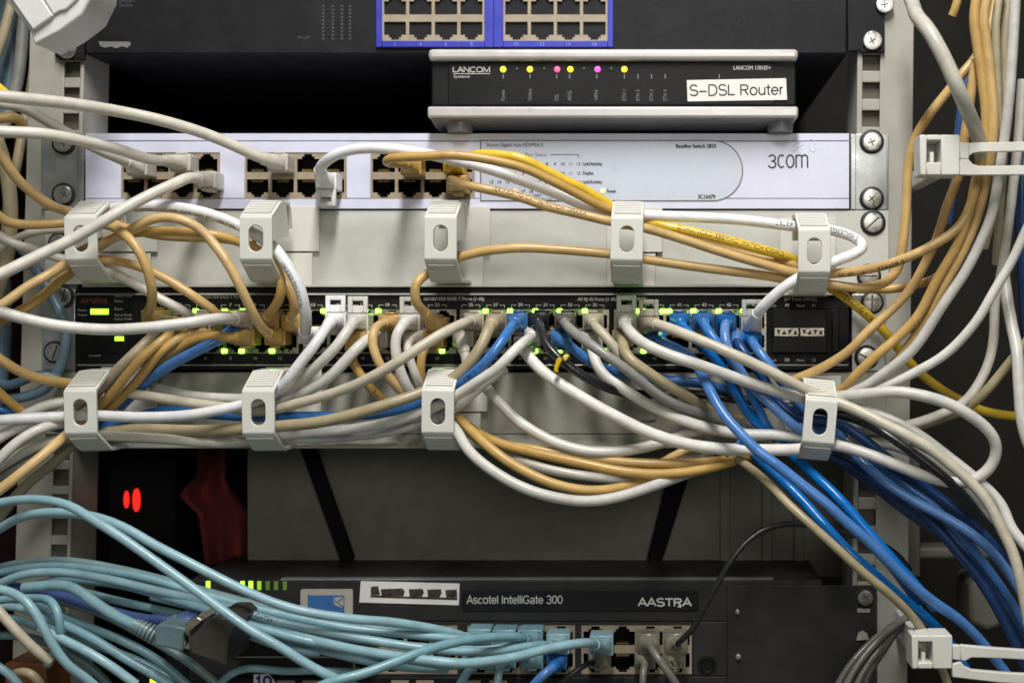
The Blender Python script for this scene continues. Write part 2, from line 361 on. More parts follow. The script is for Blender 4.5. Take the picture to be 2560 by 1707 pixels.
def jackblock(parent, x0, y0, x1, y1, cols, d=.6, name='port_block', m='jack'):
    mb = MB(); cw = (x1-x0)/cols; ym = (y0+y1)/2; H = (y1-y0)/114.0; D0 = d-9; b = 5*H; dv = 9*H
    def bx(a, c, e, g): mb.box(a, c, e, g, d-1.3, d); mb.box(a, c, e, g, D0, d-1.31, 1)
    bx(x0, y0, x1, y0+3*H); bx(x0, y1-3*H, x1, y1)
    for i in range(cols+1):
        xc = x0+cw*i; a = max(x0, xc-b*.8); e = min(x1, xc+b*.8)
        if i == 0: e = x0+b
        if i == cols: a = x1-b
        bx(a, y0+3*H, e, ym-dv); bx(a, ym+dv, e, y1-3*H)
    bx(x0, ym-dv, x1, ym+dv)
    for i in range(cols):
        a = x0+cw*i+(b*.8 if i else b); e = x0+cw*(i+1)-(b*.8 if i < cols-1 else b); c = (a+e)/2
        for s in (0, 1):
            def yy(p, q): return (y0+p*H, y0+q*H) if s == 0 else (y1-q*H, y1-p*H)
            t0, t1 = yy(3, 9); bx(a, t0, c-10*H, t1); bx(c+10*H, t0, e, t1)
            t0, t1 = yy(9, 15); bx(a, t0, c-16*H, t1); bx(c+16*H, t0, e, t1)
            for k in range(8):
                x = c+(k-3.5)*3.8*H; q = ym-dv if s == 0 else ym+dv
                mb.box(x-1*H, (q-7*H if s == 0 else q+.5*H), x+1*H, (q-.5*H if s == 0 else q+7*H), D0+.5, d-3.5, 2)
    mb.box(x0, y0, x1, y1, D0-1, D0-.01, 1)
    return mb.build(name, [M[m], M['void'], M['gold']], parent)
def led(parent, x0, y0, x1, y1, d, m, name='status_light', round_=False):
    mb = MB()
    if round_:
        c = W((x0+x1)/2, (y0+y1)/2, d); r = (x1-x0)/2/PX; mb.lathe(c, [(r, 0), (r, .3), (r*.8, .7), (r*.4, .95), (.02, 1.0)], 18)
    else: mb.box(x0, y0, x1, y1, d-.8, d+.25)
    return mb.build(name, M[m], parent)
def rrect(x0, y0, x1, y1, r, n=5, corners=(1,1,1,1)):
    P = []
    for (cx, cy, a0, k) in ((x1-r, y0+r, -90, 1), (x1-r, y1-r, 0, 2), (x0+r, y1-r, 90, 3), (x0+r, y0+r, 180, 0)):
        if corners[k]:
            for i in range(n+1):
                a = R(a0+90*i/n); P.append((cx+r*math.cos(a), cy+r*math.sin(a)))
        else: P.append((cx+math.copysign(r, cx-(x0+x1)/2), cy+math.copysign(r, cy-(y0+y1)/2)))
    return P
# ------------------------------------------------------------------ rails
def rail(x0, x1, hx0, hx1, holes, lean, ref, flange, label, lower_flange=None):
    root = empty('mounting_rail', W((x0+x1)/2, 1700, -4), label, 'rail', 'mounting rails of the rack')
    mb = MB(); d1, d0 = -4, -6
    ys = sorted(holes); Y0, Y1 = -160, 1840
    mb.box(x0, Y0, hx0, Y1, d0, d1); mb.box(hx1, Y0, x1, Y1, d0, d1)
    prev = Y0
    for h in ys: mb.box(hx0, prev, hx1, h-20.5, d0, d1); prev = h+20.5
    mb.box(hx0, prev, hx1, Y1, d0, d1)
    if flange:
        mb.box(x1-9, Y0, x1, Y1, -5.99-flange, -6.01)
    else:
        mb.box(x0, Y0, x0+9, Y1, -46, -6.01); mb.box(x1-9, Y0, x1, Y1, -46, -6.01)
    z0 = W(0, ref, 0).z
    mb.v = [Vector((p.x+(p.z-z0)*lean, p.y, p.z)) for p in mb.v]
    mb.build('rail_post', M['rail'], root, bevel=.5)
    mb = MB(); mb.box(hx0-4, -150, hx1+4, 1830, -9, -8.2)
    mb.v = [Vector((p.x+(p.z-z0)*lean, p.y, p.z)) for p in mb.v]
    mb.build('hole_backing', M['hole'], root)
    return root
rail(2143, 2283, 2156, 2200, [87, 157, 227, 297, 1153, 1223, 1293, 1363, 1433, 1503, 1640, 1710], .010, 230, 0, 'light grey mounting rail with square holes on the right beside the hanging cable bundle')
rail(70, 207, 158, 198, [40, 107, 174, 240, 305, 1130, 1194, 1256, 1317, 1382, 1447, 1512, 1577], .028, 240, 34, 'light grey mounting rail with square holes on the left, partly behind teal cables')
# ------------------------------------------------------------------ top switch
t = empty('network_switch', W(1200, 137, 0), 'black switch with two bright blue port frames at the top of the rack', 'switch', 'rack switches')
mb = MB(); mb.box(212, -90, 2119, 137, -280, 0); mb.build('housing', M['blackmetal'], t, bevel=1.2)
mb = MB(); mb.prism([(2119,-90),(2212,-90),(2212,132),(2153,132),(2153,128),(2119,128)], -3.2, -1.0); mb.build('mounting_ear', M['blackmetal'], t, bevel=.4)
mb = MB(); mb.prism([(137,-90),(211,-90),(211,150),(150,150),(137,140)], -3.2, -1.0); mb.build('mounting_ear', M['blackmetal'], t, bevel=.4)
screw(t, 2180, 103, 24, -1, 'cross', False, 30); screw(t, 2215-4, 12, 23, -1, 'cross', False, 10); screw(t, 170, 125, 24, -1, 'cross', False, 15)
for (x0, x1, bx0, bx1, nums) in ((940, 1234, 955, 1211, ('2','4','6','8')), (1234.2, 1533, 1258, 1519, ('10','12','14','16'))):
    mb = MB(); mb.box(x0, -90, bx0, 118, -6, 2.2); mb.box(bx1, -90, x1, 118, -6, 2.2); mb.box(bx0, 103, bx1, 118, -6, 2.2)
    f = mb.build('port_frame', M['blueframe'], t, bevel=.3)
    mb = MB()
    for i, s in enumerate(nums): mb.text(s, bx0+(bx1-bx0)*(i+.5)/4, 115, 9, 2.3, align='C')
    mb.build('port_numbers', M['blueprint'], f)
    jackblock(t, bx0, -11, bx1, 103, 4, 1.6)
mb = MB()
for cx in (808, 832, 855, 875):
    for cy in range(14, 96, 9): mb.box(cx-3, cy, cx+3, cy+4, .05, .12)
mb.text('Model', 745, 98, 8, .12); mb.text('ProSafe 24-port', 254, 6, 9, .12); mb.text('Gigabit Switch', 256, 18, 9, .12)
mb.build('front_lettering', M['printfaint'], t)
mb = MB(); mb.prism([(247,104),(325,105),(327,112),(318,120),(305,116),(292,121),(277,117),(262,120),(250,115)], 0, .2); mb.build('sticker', M['printdim'], t)
# ------------------------------------------------------------------ router
t = empty('router', W(1530, 331, 5), 'silver and black desktop router with coloured lights and a white paper label', 'router')
mb = MB(); mb.box(1070, 122, 1996, 150, -130, 15); mb.build('top_cover', M['silver'], t, bevel=2.2, seg=3)
mb = MB(); mb.box(1078, 150.5, 1990, 264.5, -125, 10); mb.build('body', M['blackplastic'], t, bevel=1)
mb = MB(); mb.box(1120, 156, 1937, 262, 9, 10.8); mb.build('front_window', M['blackplastic'], t, bevel=.5)
x0 = W(1068, 0, 15).x; x1 = W(1996, 0, 15).x
z = lambda py, d: W(0, py, d).z/MM
mb = MB(); mb.extrude_x([(15, z(266, 15)), (15, z(294, 15)), (-130, z(294, 15)), (-130, z(266, 15))], x0, x1)
tray = mb.build('bottom_tray', M['silver'], t, bevel=1.4, seg=3)
mb = MB(); mb.extrude_x([(13.2, z(294.4, 15)), (11, z(299, 15)), (-4, z(309, 15)), (-125, z(309, 15)), (-125, z(294.4, 15))], x0+1.5*MM, x1-1.5*MM); mb.build('underside', M['silverdark'], tray, bevel=1)  # silver like the tray, its shade put into a darker colour
for px in (1150, 1950):
    mb = MB(); mb.lathe(W(px, 332, 2), [(7, 0), (7.4, 2.5), (7.6, 5.2)], 24, axis='z'); mb.build('foot', M['silverdark'], t)
for px, m in ((1258,'yellowled'),(1325,'yellowled'),(1393,'redled'),(1426,'yellowled'),(1494,'magled'),(1561,'yellowled')):
    led(t, px-7.5, 166.5, px+7.5, 181.5, 10.8, m, round_=True)
for px in (1292, 1360, 1460, 1528): led(t, px-6, 168, px+6, 180, 10.4, 'led_off', 'unlit_light', True)
mb = MB()
for px in (1258,1325,1392,1424,1492,1561,1595,1629,1663,1798): mb.box(px-1.3, 186, px+1.3, 197, 10.8, 10.9)
mb.build('light_mark', M['printdim'], t); mb = MB()
for px, s, L_ in ((1258,'Power',28),(1325,'Online',29),(1392,'DSL',16),(1424,'ADSL',26),(1491,'VPN',26),(1561,'ETH 1',27),(1595,'ETH 2',27),(1629,'ETH 3',27),(1663,'ETH 4',27)):
    mb.text(s, px+4, 252, 9, 10.95, width=L_, rot=90)
mb.build('light_lettering', M['printdim'], t)
mb = MB(); stroke_text(mb, 'LANCOM', 1131, 181, 13, 10.95, width=95, w=.17); mb.box(1133, 184, 1225, 185.5, 10.8, 10.92); mb.text('Systems', 1134, 195, 7, 10.95, width=40); mb.text('LANCOM 1781EF+', 1834, 175, 10, 10.95, width=93, bold=.3)
mb.build('brand_lettering', M['print'], t)
mb = MB(); mb.prism([(1717,201),(1965,196),(1968,250),(1719,254)], 10.9, 11.2); st = mb.build('paper_label', M['sticker'], t)
mb = MB(); stroke_text(mb, 'S\u2013DSL Router', 1723, 240, 27, 11.3, width=238, w=.125, rot=.7); mb.build('label_lettering', M['ink'], st)
# ------------------------------------------------------------------ white switch with three port groups
t = empty('network_switch', W(1160, 523, 0), 'pale lavender white switch with three port groups, under the silver router', 'switch', 'rack switches')
GX = [(302, 549), (611, 866), (926, 1186)]
mb = MB(); mb.box(213, 334, 2123, 522, -250, -12)
mb.box(213, 334, 2123, 352, -11.99, 0); mb.box(213, 497.5, 2123, 522, -11.99, 0)
xs = [213]+[v for g in GX for v in g]+[2123]
for i in range(0, len(xs), 2): mb.box(xs[i], 354, xs[i+1], 496, -11.99, 0)
for a, b in GX: mb.box(a, 354, b, 382, -11.99, 0)
mb.build('housing', M['com'], t, bevel=.25)
for a, b in GX: jackblock(t, a+.5, 382.5, b-.5, 496.5, 4, -.6)
mb = MB(); mb.prism(rrect(1203, 353.5, 1855, 501, 73, 12, (0,1,1,0)), .02, .35); ov = mb.build('overlay', M['comlabel'], t)
mb = MB(); mb.prism(rrect(1200, 350.5, 1858, 504, 76, 12, (0,1,1,0)), .01, .18); mb.build('overlay_rim', M['inkgrey'], t)
mb = MB()
mb.text('Baseline Switch 2824', 1690, 370, 9.5, .5, width=100, bold=.6); mb.text('3C16479', 1745, 497, 10, .5, width=43, bold=.6)
for yy_, s in ((414,'Link/Activity'),(437,'Duplex'),(459,'Link/Activity'),(482,'Duplex')): mb.text(s, 1457, yy_, 8.5, .5, width=48 if 'A' in s else 27, bold=.35)
for k, (yy_, n0) in enumerate(((414,1),(437,1),(459,13),(482,13))):
    for i in range(12): mb.text(str(n0+i), 1229+i*19.8, yy_, 7.5, .5, align='C', bold=.2)
mb.text('Power', 1517, 482, 8, .5, width=23, bold=.4); mb.text('Green = 1000M', 1298, 492, 6.5, .5, width=55); mb.text('Yellow = 10/100M, ON = Full', 1300, 501, 6.5, .5, width=80)
mb.build('overlay_lettering', M['ink'], ov)
mb = MB(); mb.text('24-port Gigabit Auto MDI/MDI-X', 1215, 367, 9, .5, width=143, bold=.3); mb.text('Port Status', 1313, 391, 9, .5, width=53)
mb.box(1225, 386, 1302, 388, .35, .45); mb.box(1376, 386, 1447, 388, .35, .45); mb.box(1445, 388, 1447, 395, .35, .45)
mb.build('heading_lettering', M['inkgrey'], ov)
led(t, 1501, 472, 1514, 485, .3, 'palegreen', round_=True); led(t, 1283, 472, 1294, 483, .3, 'amber', round_=True)
mb = MB(); stroke_text(mb, '3\x01\x02\x03', 1919, 420, 33, .15, width=103, w=.115); mb.build('brand_lettering', M['ink'], t)
mb = MB()
for (cx, cy, rx, ry, ta) in ((1985,362,11,15,-20),(1996,362,16,5,25),(2030,364,7,16,12)):
    P = []
    for i in range(25):
        a = 2*math.pi*i/24; x = rx*math.cos(a); y = ry*math.sin(a)
        P.append(W(cx+x*math.cos(R(ta))+y*math.sin(R(ta)), cy-x*math.sin(R(ta))+y*math.cos(R(ta)), .12))
    mb.tube(P, .00022, 6)
mb.build('scribble', M['com'], t)
for (a, b, lab) in ((2127, 2221, 0), (104, 209, 1)):
    mb = MB()
    if lab == 0: mb.box(a, 335, b, 524, -3.9, -2.1); mb.box(a, 335, a+13, 524, -2.09, -.6); mb.box(b-4, 335, b, 524, -2.09, -1.4)
    else: mb.box(a, 335, b, 524, -3.9, -2.1); mb.box(b-14, 335, b, 524, -2.09, -.4)
    mb.build('mounting_ear', M['zinc'], t, bevel=.35)
screw(t, 2179, 355, 24, -2, 'cross', True, 20); screw(t, 2179, 497, 24, -2, 'cross', True, 40)
screw(t, 160, 358, 23, -2, 'cross', True, 5); screw(t, 160, 487, 23, -2, 'cross', True, 60)
# ------------------------------------------------------------------ cable management panels with ring clips
def ring_clip(parent, cpx, zc, tilt=0, gus=False):
    cx = W(cpx, 800, 56).x; hw = 8.6*MM
    O = [(1, 20), (22, 22.0), (38, 21.5), (55, 12.2), (56, 10.9), (56, -10.9), (55, -12.2), (40, -21.5), (36, -22.6), (1, -22.6)]
    I = [(1, 18), (22, 20.0), (37, 19.5), (53, 11.3), (54, 10.3), (54, -10.3), (53, -11.2), (39, -19.6), (35.5, -20.6), (1, -20.6)]
    rot = Matrix.Rotation(R(tilt), 3, 'Y')
    def fin(mb):
        c = Vector((cx, 0, zc*MM))
        mb.v = [rot @ (p-Vector((cx, 0, 0)))+c for p in mb.v]
    mb = MB(); n = len(O)
    for i in range(n-1):
        if i == 0: continue
        if i == 4: continue
        q = [O[i], O[i+1], I[i+1], I[i]]
        mb.extrude_x(q, cx-hw, cx+hw)
    # front plate with a stadium slot
    N = 40; a_, b_ = 3.9, 7.0
    st = []; rc = []
    for k in range(N):
        an = 2*math.pi*k/N; ux, uz = math.cos(an), math.sin(an)
        # stadium radius along the ray
        lo, hi = 0, 20
        for _ in range(30):
            m_ = (lo+hi)/2; x, z_ = ux*m_, uz*m_
            zz = max(abs(z_)-(b_-a_), 0)
            if math.hypot(x, zz) < a_: lo = m_
            else: hi = m_
        st.append((ux*lo, uz*lo))
        s_ = min((8.6/abs(ux)) if abs(ux) > 1e-6 else 99, (10.9/abs(uz)) if abs(uz) > 1e-6 else 99); rc.append((ux*s_, uz*s_))
    # snap nearest ring points to the exact corners
    for sx in (-8.6, 8.6):
        for sz in (-10.9, 10.9):
            k = min(range(N), key=lambda i: (rc[i][0]-sx)**2+(rc[i][1]-sz)**2); rc[k] = (sx, sz)
    vs = []
    for dd, ring in ((56, st), (56, rc), (54, st), (54, rc)):
        vs += [Vector((cx+x*MM, -dd*MM, z_*MM)) for x, z_ in ring]
    fs = []
    for k in range(N):
        j = (k+1) % N
        fs += [(k, j, N+j, N+k), (2*N+j, 2*N+k, 3*N+k, 3*N+j), (k, 2*N+k, 2*N+j, j), (N+k, N+j, 3*N+j, 3*N+k)]
    mb.add(vs, fs)
    fin(mb); ring = mb.build('ring_clip', M['clip'], parent, bevel=.3)
    mb = MB()
    def ribs(p, q, n_, lo, hi):
        for k in range(n_):
            f = lo+(hi-lo)*k/(n_-1); dx, dz = q[0]-p[0], q[1]-p[1]; L_ = math.hypot(dx, dz)
            c_ = (p[0]+dx*f, p[1]+dz*f); tx, tz = dx/L_, dz/L_; nx, nz = -tz, tx
            if nx < 0: nx, nz = -nx, -nz
            w_, h_ = L_*(hi-lo)/(n_-1)/2-.3, .95
            pr = [(c_[0]-tx*w_, c_[1]-tz*w_), (c_[0]-tx*w_+nx*h_, c_[1]-tz*w_+nz*h_), (c_[0]+tx*w_+nx*h_, c_[1]+tz*w_+nz*h_), (c_[0]+tx*w_, c_[1]+tz*w_)]
            mb.extrude_x(pr, cx-hw*.84, cx+hw*.84)
    ribs((38, 21.5), (55, 12.2), 7, .12, .84); fin(mb); mb.build('grip_ribs', M['clip'], ring)
    mb = MB(); ribs((55, -12.2), (40, -21.5), 8, .18, .88); fin(mb); mb.build('grip_ribs', M['clip'], ring)
    mb = MB()
    if gus: mb.extrude_x([(54.2, 10), (38, 20), (30, 20.2), (24, 3.5), (50, -1)], cx+hw-1.6*MM, cx+hw-.05*MM)
    mb.extrude_x([(22, 20), (18, 20.2), (15, 8), (17, 8)], cx-hw*.9, cx+hw*.9)
    fin(mb); mb.build('latch', M['clip'], ring)
    mb = MB(); mb.boxw((cx-13*MM, -1.9*MM, (zc-4)*MM), (cx+19*MM, -.8*MM, (zc+22)*MM)); mb.boxw((cx-13*MM, -1.9*MM, (zc-23)*MM), (cx+15*MM, -.8*MM, (zc-5)*MM))
    mb.box  # base plates of the clip
    mb.build('clip_base', M['clip'], ring, bevel=.3)
    return ring
def tab_box(mb, x0, y0, x1, y1, d0, d1): mb.box(x0, y0, x1, y1, d0, d1)
t = empty('cable_manager', W(1200, 716, 0), 'light grey cable management panel with five ring clips, above the black switch', 'cable manager', 'cable management panels')
mb = MB(); mb.box(112, 526.5, 2222, 711, -3.2, -1.2); mb.box(205, 711, 2130, 717.5, -3.2, 3.5); mb.box(205, 526.5, 2130, 529, -60, -3.21)
mb.build('panel_plate', M['panel'], t, bevel=.6)
mb = MB()
for sx_ in (762, 1199, 1640): mb.box(sx_, 540, sx_+3.2, 648, -1.19, -1.1)
mb.build('panel_slit', M['ink'], t)
for c, gz, g in ((201, 43.2, 0), (639, 43.4, 1), (1101, 43.4, 1), (1567, 43.0, 0), (2036, 36.6, 0)): ring_clip(t, c, gz, {201: -1.2, 639: -.4, 1101: .3, 1567: 1.1, 2036: .3}[c], g)
screw(t, 2182, 557, 25, -1.2, 'slot', True, 42); screw(t, 2172, 690, 24, -1.2, 'slot', True, 0); screw(t, 150, 610, 23, -1.2, 'slot', True, 20); 
t = empty('cable_manager', W(1200, 1120, 0), 'shaded grey cable management panel with four ring clips, below the black switch', 'cable manager', 'cable management panels')
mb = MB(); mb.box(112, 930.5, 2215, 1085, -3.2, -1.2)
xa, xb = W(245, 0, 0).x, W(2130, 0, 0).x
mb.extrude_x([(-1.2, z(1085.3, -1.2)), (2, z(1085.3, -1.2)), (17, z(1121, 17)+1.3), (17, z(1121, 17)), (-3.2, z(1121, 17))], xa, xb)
mb.build('panel_plate', M['panelshaded'], t, bevel=.6)
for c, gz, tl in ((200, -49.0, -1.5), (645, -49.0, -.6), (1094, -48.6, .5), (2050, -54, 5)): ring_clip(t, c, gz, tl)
mb = MB(); mb.box(1540, 985, 1638, 1050, -1.19, .4); mb.build('blank_insert', M['panelshaded'], t, bevel=.3)
# ------------------------------------------------------------------ black 48 port switch
t = empty('network_switch', W(1150, 925, 0), 'black switch full of plugged cables, lit by green lights, between the two cable panels', 'switch', 'rack switches')
G4 = [(376, 747), (757, 1141), (1150, 1523), (1535, 1916)]
mb = MB(); mb.box(190, 719.5, 2123, 738, -280, 1.2); mb.box(190, 738.1, 2123, 773, -280, 1.2); mb.box(190, 884, 2123, 924, -280, 1.2)
xs = [190]+[v for g in G4 for v in g]+[2123]
for i in range(0, len(xs), 2): mb.box(xs[i], 773.1, xs[i+1], 883.9, -280, 1.2)
mb.build('housing', M['blackmetal'], t, bevel=.4)
for a, b in G4: jackblock(t, a+.4, 773.5, b-.4, 883.5, 6, .9, 'port_block', 'jackmetal')
mb = MB(); mb.extrude_x([(1.25, z(732.5, 1.2)), (3.6, z(737.5, 1.2)), (1.25, z(737.6, 1.2))], W(192, 0, 2).x, W(2122, 0, 2).x); mb.box(192, 911, 2122, 914, 1.2, 2.0); mb.build('trim_strip', M['silver'], t, bevel=.3)
mb = MB(); mb.text('10/100/1000 BASE-T Ports (1-48)', 1060, 751, 8.5, 1.4, width=150, bold=.3); mb.text('All RJ-45 Ports (1-48) are Auto-MDIX', 1444, 752, 8.5, 1.4, width=172, bold=.3)
mb.build('heading_lettering', M['print'], t); mb = MB(); mb.text('10/100/1000 BASE-T Ports', 500, 746, 7, 1.4, width=105); mb.build('heading_lettering', M['print'], t); mb = MB()
px_of = lambda n: [390.0, 783.0, 1177.0, 1574.0][(n-1)//12]+((n-1) % 12)//2*62.0
for n in range(1, 49, 2):
    if n in (13, 25, 37): mb.build('port_lettering', M['print'], t); mb = MB()
    x = px_of(n); mb.text(str(n), x, 766, 8, 1.4, align='C', bold=.3)
    for s in (-1, 1): mb.box(min(x+s*10, x+s*23), 762, max(x+s*10, x+s*23), 763.2, 1.2, 1.3); mb.box(min(x+s*22, x+s*23.2), 763.3, max(x+s*22, x+s*23.2), 769, 1.2, 1.3)
mb.build('port_lettering', M['print'], t); mb = MB()
for n in range(2, 49, 2): mb.text(str(n), px_of(n-1), 899, 7, 1.4, align='C')
mb.build('port_lettering', M['print'], t); mb = MB(); mb.text('SFP Ports (49-52)', 1960, 752, 8.5, 1.4, width=82); 
mb.text('Link', 1927, 767, 6, 1.4); mb.text('49', 1962, 767, 8, 1.4, bold=.3); mb.text('Mode', 1992, 767, 6, 1.4); mb.text('51', 2030, 767, 7, 1.4)
mb.text('Link', 1927, 903, 6, 1.4); mb.text('50', 1962, 903, 8, 1.4, bold=.3); mb.text('Mode', 1992, 903, 6, 1.4); mb.text('52', 2030, 903, 7, 1.4)
mb.build('module_lettering', M['print'], t); mb = MB()
for yy_ in (742, 755, 775, 790, 800): mb.text('Status Mode'[:(6 if yy_ % 2 else 11)], 286, yy_, 6, 1.4)
for yy_ in (778, 790): mb.text('Power', 195, yy_, 6, 1.4)
mb.text('Console', 222, 891, 6, 1.4)
mb.build('front_lettering', M['print'], t)
mb = MB(); mb.text('aruba', 203, 757, 15, 1.4, width=66, bold=.8); mb.build('brand_lettering', M['orangeprint'], t)
mb = MB(); mb.box(1931, 772, 2067, 882, 1.2, 3.2); mb.box(2080, 772, 2098, 882, 1.2, 2.4); mb.build('module_cage', M['blackplastic'], t, bevel=.5)
mb = MB(); mb.box(1937, 820, 1996, 840, 3.2, 3.9); mb.box(2001, 820, 2060, 840, 3.2, 3.9); sp = mb.build('spring_strip', M['jackmetal'], t)
mb = MB()
for x0_ in (1941, 2005):
    for k in range(4):
        x = x0_+k*14; q = [(x, 824), (x+11, 824), (x+5.5, 836)] if k % 2 == 0 else [(x, 836), (x+5.5, 824), (x+11, 836)]
        mb.prism(q, 3.91, 4.0)
mb.build('triangle_mark', M['ink'], sp)
led(t, 226, 772, 271, 786, 1.2, 'lime'); led(t, 287, 841, 309, 852, 1.2, 'lime')
for x in (387, 489, 561, 606, 808, 945, 1214, 1275, 1338, 1399, 1462, 1596, 1609, 1657, 1673, 1734, 1797, 1858): led(t, x-6, 772, x+6, 782, 1.3, 'port_green')
for x in (430, 680, 1225, 1319, 1380, 1441, 1502, 1712, 1774, 1838): led(t, x-5, 772, x+5, 782, 1.1, 'limefaint')
for x in (560, 603, 679, 1105, 1337, 1398, 1510, 1609, 1900): led(t, x-6, 872.5, x+6, 882.5, 1.3, 'port_green')
for x in (640, 715, 1040, 1250, 1460, 1560): led(t, x-5, 872, x+5, 882, 1.1, 'limefaint')
mb = MB(); mb.prism([(2129,735),(2214,735),(2214,928),(2129,928)], -3.2, -1.4); mb.build('mounting_ear', M['zinc'], t, bevel=.5)
mb = MB(); mb.prism([(104,722),(188,722),(188,925),(104,925)], -3.2, -1.4); mb.build('mounting_ear', M['zinc'], t, bevel=.5)
screw(t, 2180, 756, 23, -1.4, 'slot', True, 88); screw(t, 2166, 893, 24, -1.4, 'slot', True, -25); screw(t, 158, 742, 23, -1.4, 'slot', True, 75); screw(t, 138, 880, 22, -1.4, 'slot', True, 70)
# ------------------------------------------------------------------ recessed dark plate with two diagonal straps, red things in the dark
t = empty('blanking_plate', W(1300, 1400, -60), 'dark grey recessed plate with two black diagonal straps, in the gap above the bottom unit', 'blank plate')
mb = MB(); mb.box(618, 1100, 2300, 1440, -64, -60)
for px in (1800, 1905, 1985): mb.box(px, 1100, px+26, 1440, -59.9, -58.2)
mb.build('plate', M['darkplate'], t, bevel=.6)
for P in ([(745,1110),(785,1110),(885,1395),(880,1402),(850,1402)], [(1690,1105),(1750,1105),(1660,1390),(1645,1416),(1622,1412),(1618,1398)]):
    mb = MB(); mb.prism(P, -59.8, -55); mb.build('strap', M['void'], t, bevel=.8)
t = empty('power_supply', W(330, 1400, -62), 'black unit deep in the dark with two small glowing red lamps', 'power unit')
mb = MB(); mb.box(270, 1110, 438, 1420, -160, -66); mb.build('housing', M['void'], t, bevel=1)
for px, a, b, r in ((315, 1227, 1270, 6), (340, 1221, 1279, 9)):
    mb = MB(); P = [(px+r*math.cos(2*math.pi*i/24), (a+b)/2+(b-a)/2*math.sin(2*math.pi*i/24)) for i in range(24)]
    mb.prism(P, -66, -64.5); mb.build('lamp', M['deepred'], t)
mb = MB()
P = []; n = 14
tri_ = lambda f: min(1, max(0, (f-.3)/.3))
for k in range(n+1):
    f = k/n; y = 1110+f*300
    for j in range(9):
        g = j/8; lf = 492-46*math.exp(-((f-.42)/.10)**2)+26*max(0, f-.5)*2; rt = 572+60*tri_(f); x = lf+(rt-lf)*g; P.append(W(x, y, -76+6*math.sin(g*9+f*2)-5*g))
F = []
for k in range(n):
    for j in range(8): a = k*9+j; F.append((a, a+1, a+10, a+9))
mb.add(P, F); o = mb.build('red_reflection', M['redreflection']); sol = o.modifiers.new('s', 'SOLIDIFY'); sol.thickness = .0015  # rippled sheet standing in for a dim red reflection
tag(o, 'dark red sheet standing in for a reflection in the shadow left of the dark plate', 'red reflection')
# ------------------------------------------------------------------ bottom telephone unit
t = empty('telephone_unit', W(1330, 1705, 0), 'charcoal telephone exchange unit with a grey nameplate, at the bottom of the rack', 'telephone unit')
mb = MB(); mb.box(470, 1450, 2056, 1553, -300, 1); mb.box(470, 1690, 2056, 1760, -300, 1); mb.box(1731, 1553.1, 2056, 1689.9, -300, 1); mb.box(470, 1553.1, 868, 1689.9, -300, 1)
mb.box(868.1, 1553.1, 1730.9, 1689.9, -300, -9.5); mb.build('housing', M['charcoal'], t, bevel=.8)
mb = MB(); mb.box(1818, 1463, 2193, 1760, 1.01, 2.6); mb.build('side_plate', M['charcoal'], t, bevel=.5)
mb = MB(); mb.box(1144, 1553.2, 1168, 1689.8, -9.4, 1.1); mb.box(1438, 1553.2, 1453, 1689.8, -9.4, 1.1); mb.box(868.2, 1553.2, 882, 1689.8, -9.4, 1.1)
mb.box(882.1, 1553.2, 1143.9, 1561, -9.4, 1.1); mb.box(1168.1, 1553.2, 1437.9, 1561, -9.4, 1.1); mb.box(1453.1, 1553.2, 1730, 1561, -9.4, 1.1)
mb.box(882.1, 1684, 1143.9, 1689.8, -9.4, 1.1); mb.box(1168.1, 1684, 1437.9, 1689.8, -9.4, 1.1); mb.box(1453.1, 1684, 1730, 1689.8, -9.4, 1.1); mb.build('port_surround', M['charcoal'], t)
for a, b in ((882.5, 1143.5), (1168.5, 1437.5), (1453.5, 1729.5)): jackblock(t, a, 1561.5, b, 1683.5, 4, .6)
mb = MB(); mb.prism(rrect(1155, 1474, 1746, 1527, 10, 4), 1.0, 1.9); np_ = mb.build('nameplate', M['blackmetal'], t, bevel=.4)
mb = MB(); stroke_text(mb, 'Ascotel IntelliGate 300', 1167, 1508, 20, 2.1, width=240, w=.12); mb.build('nameplate_lettering', M['print'], np_)
mb = MB(); stroke_text(mb, 'AASTRA', 1595, 1514, 19, 2.1, width=134, w=.21); mb.prism([(1697,1512),(1704,1512),(1702,1519),(1693,1516)], 2.0, 2.1)
mb.build('brand_lettering', M['print'], np_)
mb = MB(); mb.prism([(902,1452),(1149,1458),(1147,1512),(898,1505)], 1.0, 1.5); st = mb.build('window_sticker', M['sticker'], t)
mb = MB(); mb.prism([(926,1487),(1004,1490),(1060,1491),(1143,1494),(1144,1499),(1040,1496),(926,1492)], 1.5, 1.7)
for q in ([(927,1466),(945,1464),(950,1486),(927,1486)], [(952,1472),(1006,1470),(1012,1478),(1008,1489.5),(954,1488)], [(1022,1472),(1056,1471),(1060,1480),(1054,1490.5),(1024,1490)], [(1068,1473),(1102,1472),(1104,1482),(1098,1492),(1070,1491.5)], [(1113,1474),(1142,1473),(1143,1493),(1116,1492.5)]): mb.prism(q, 1.5, 1.75)
mb.build('printed_bar', M['smoke'], st)
mb = MB(); mb.prism(rrect(751, 1472, 882, 1560, 5, 3), 1.0, 1.5); st = mb.build('logo_sticker', M['beige'], t)
mb = MB(); mb.prism([(769,1487),(861,1487),(861,1548),(769,1548)], 1.5, 1.7); mb.build('logo_field', M['logoblue'], st)
mb = MB(); mb.prism([(833,1494),(858,1490),(843,1505)], 1.7, 1.9); mb.prism([(845,1507),(859,1494),(859,1514)], 1.7, 1.9); mb.prism([(832,1499),(842,1507),(857,1519),(838,1512)], 1.7, 1.9); mb.build('logo_emblem', M['beige'], st)
for x, m in ((520,'lime'),(584,'limedim'),(606,'lime'),(627,'lime'),(648,'limedim'),(669,'limefaint'),(690,'limefaint'),(712,'limefaint')): led(t, x-5, 1452, x+5, 1474, 1.0, m)
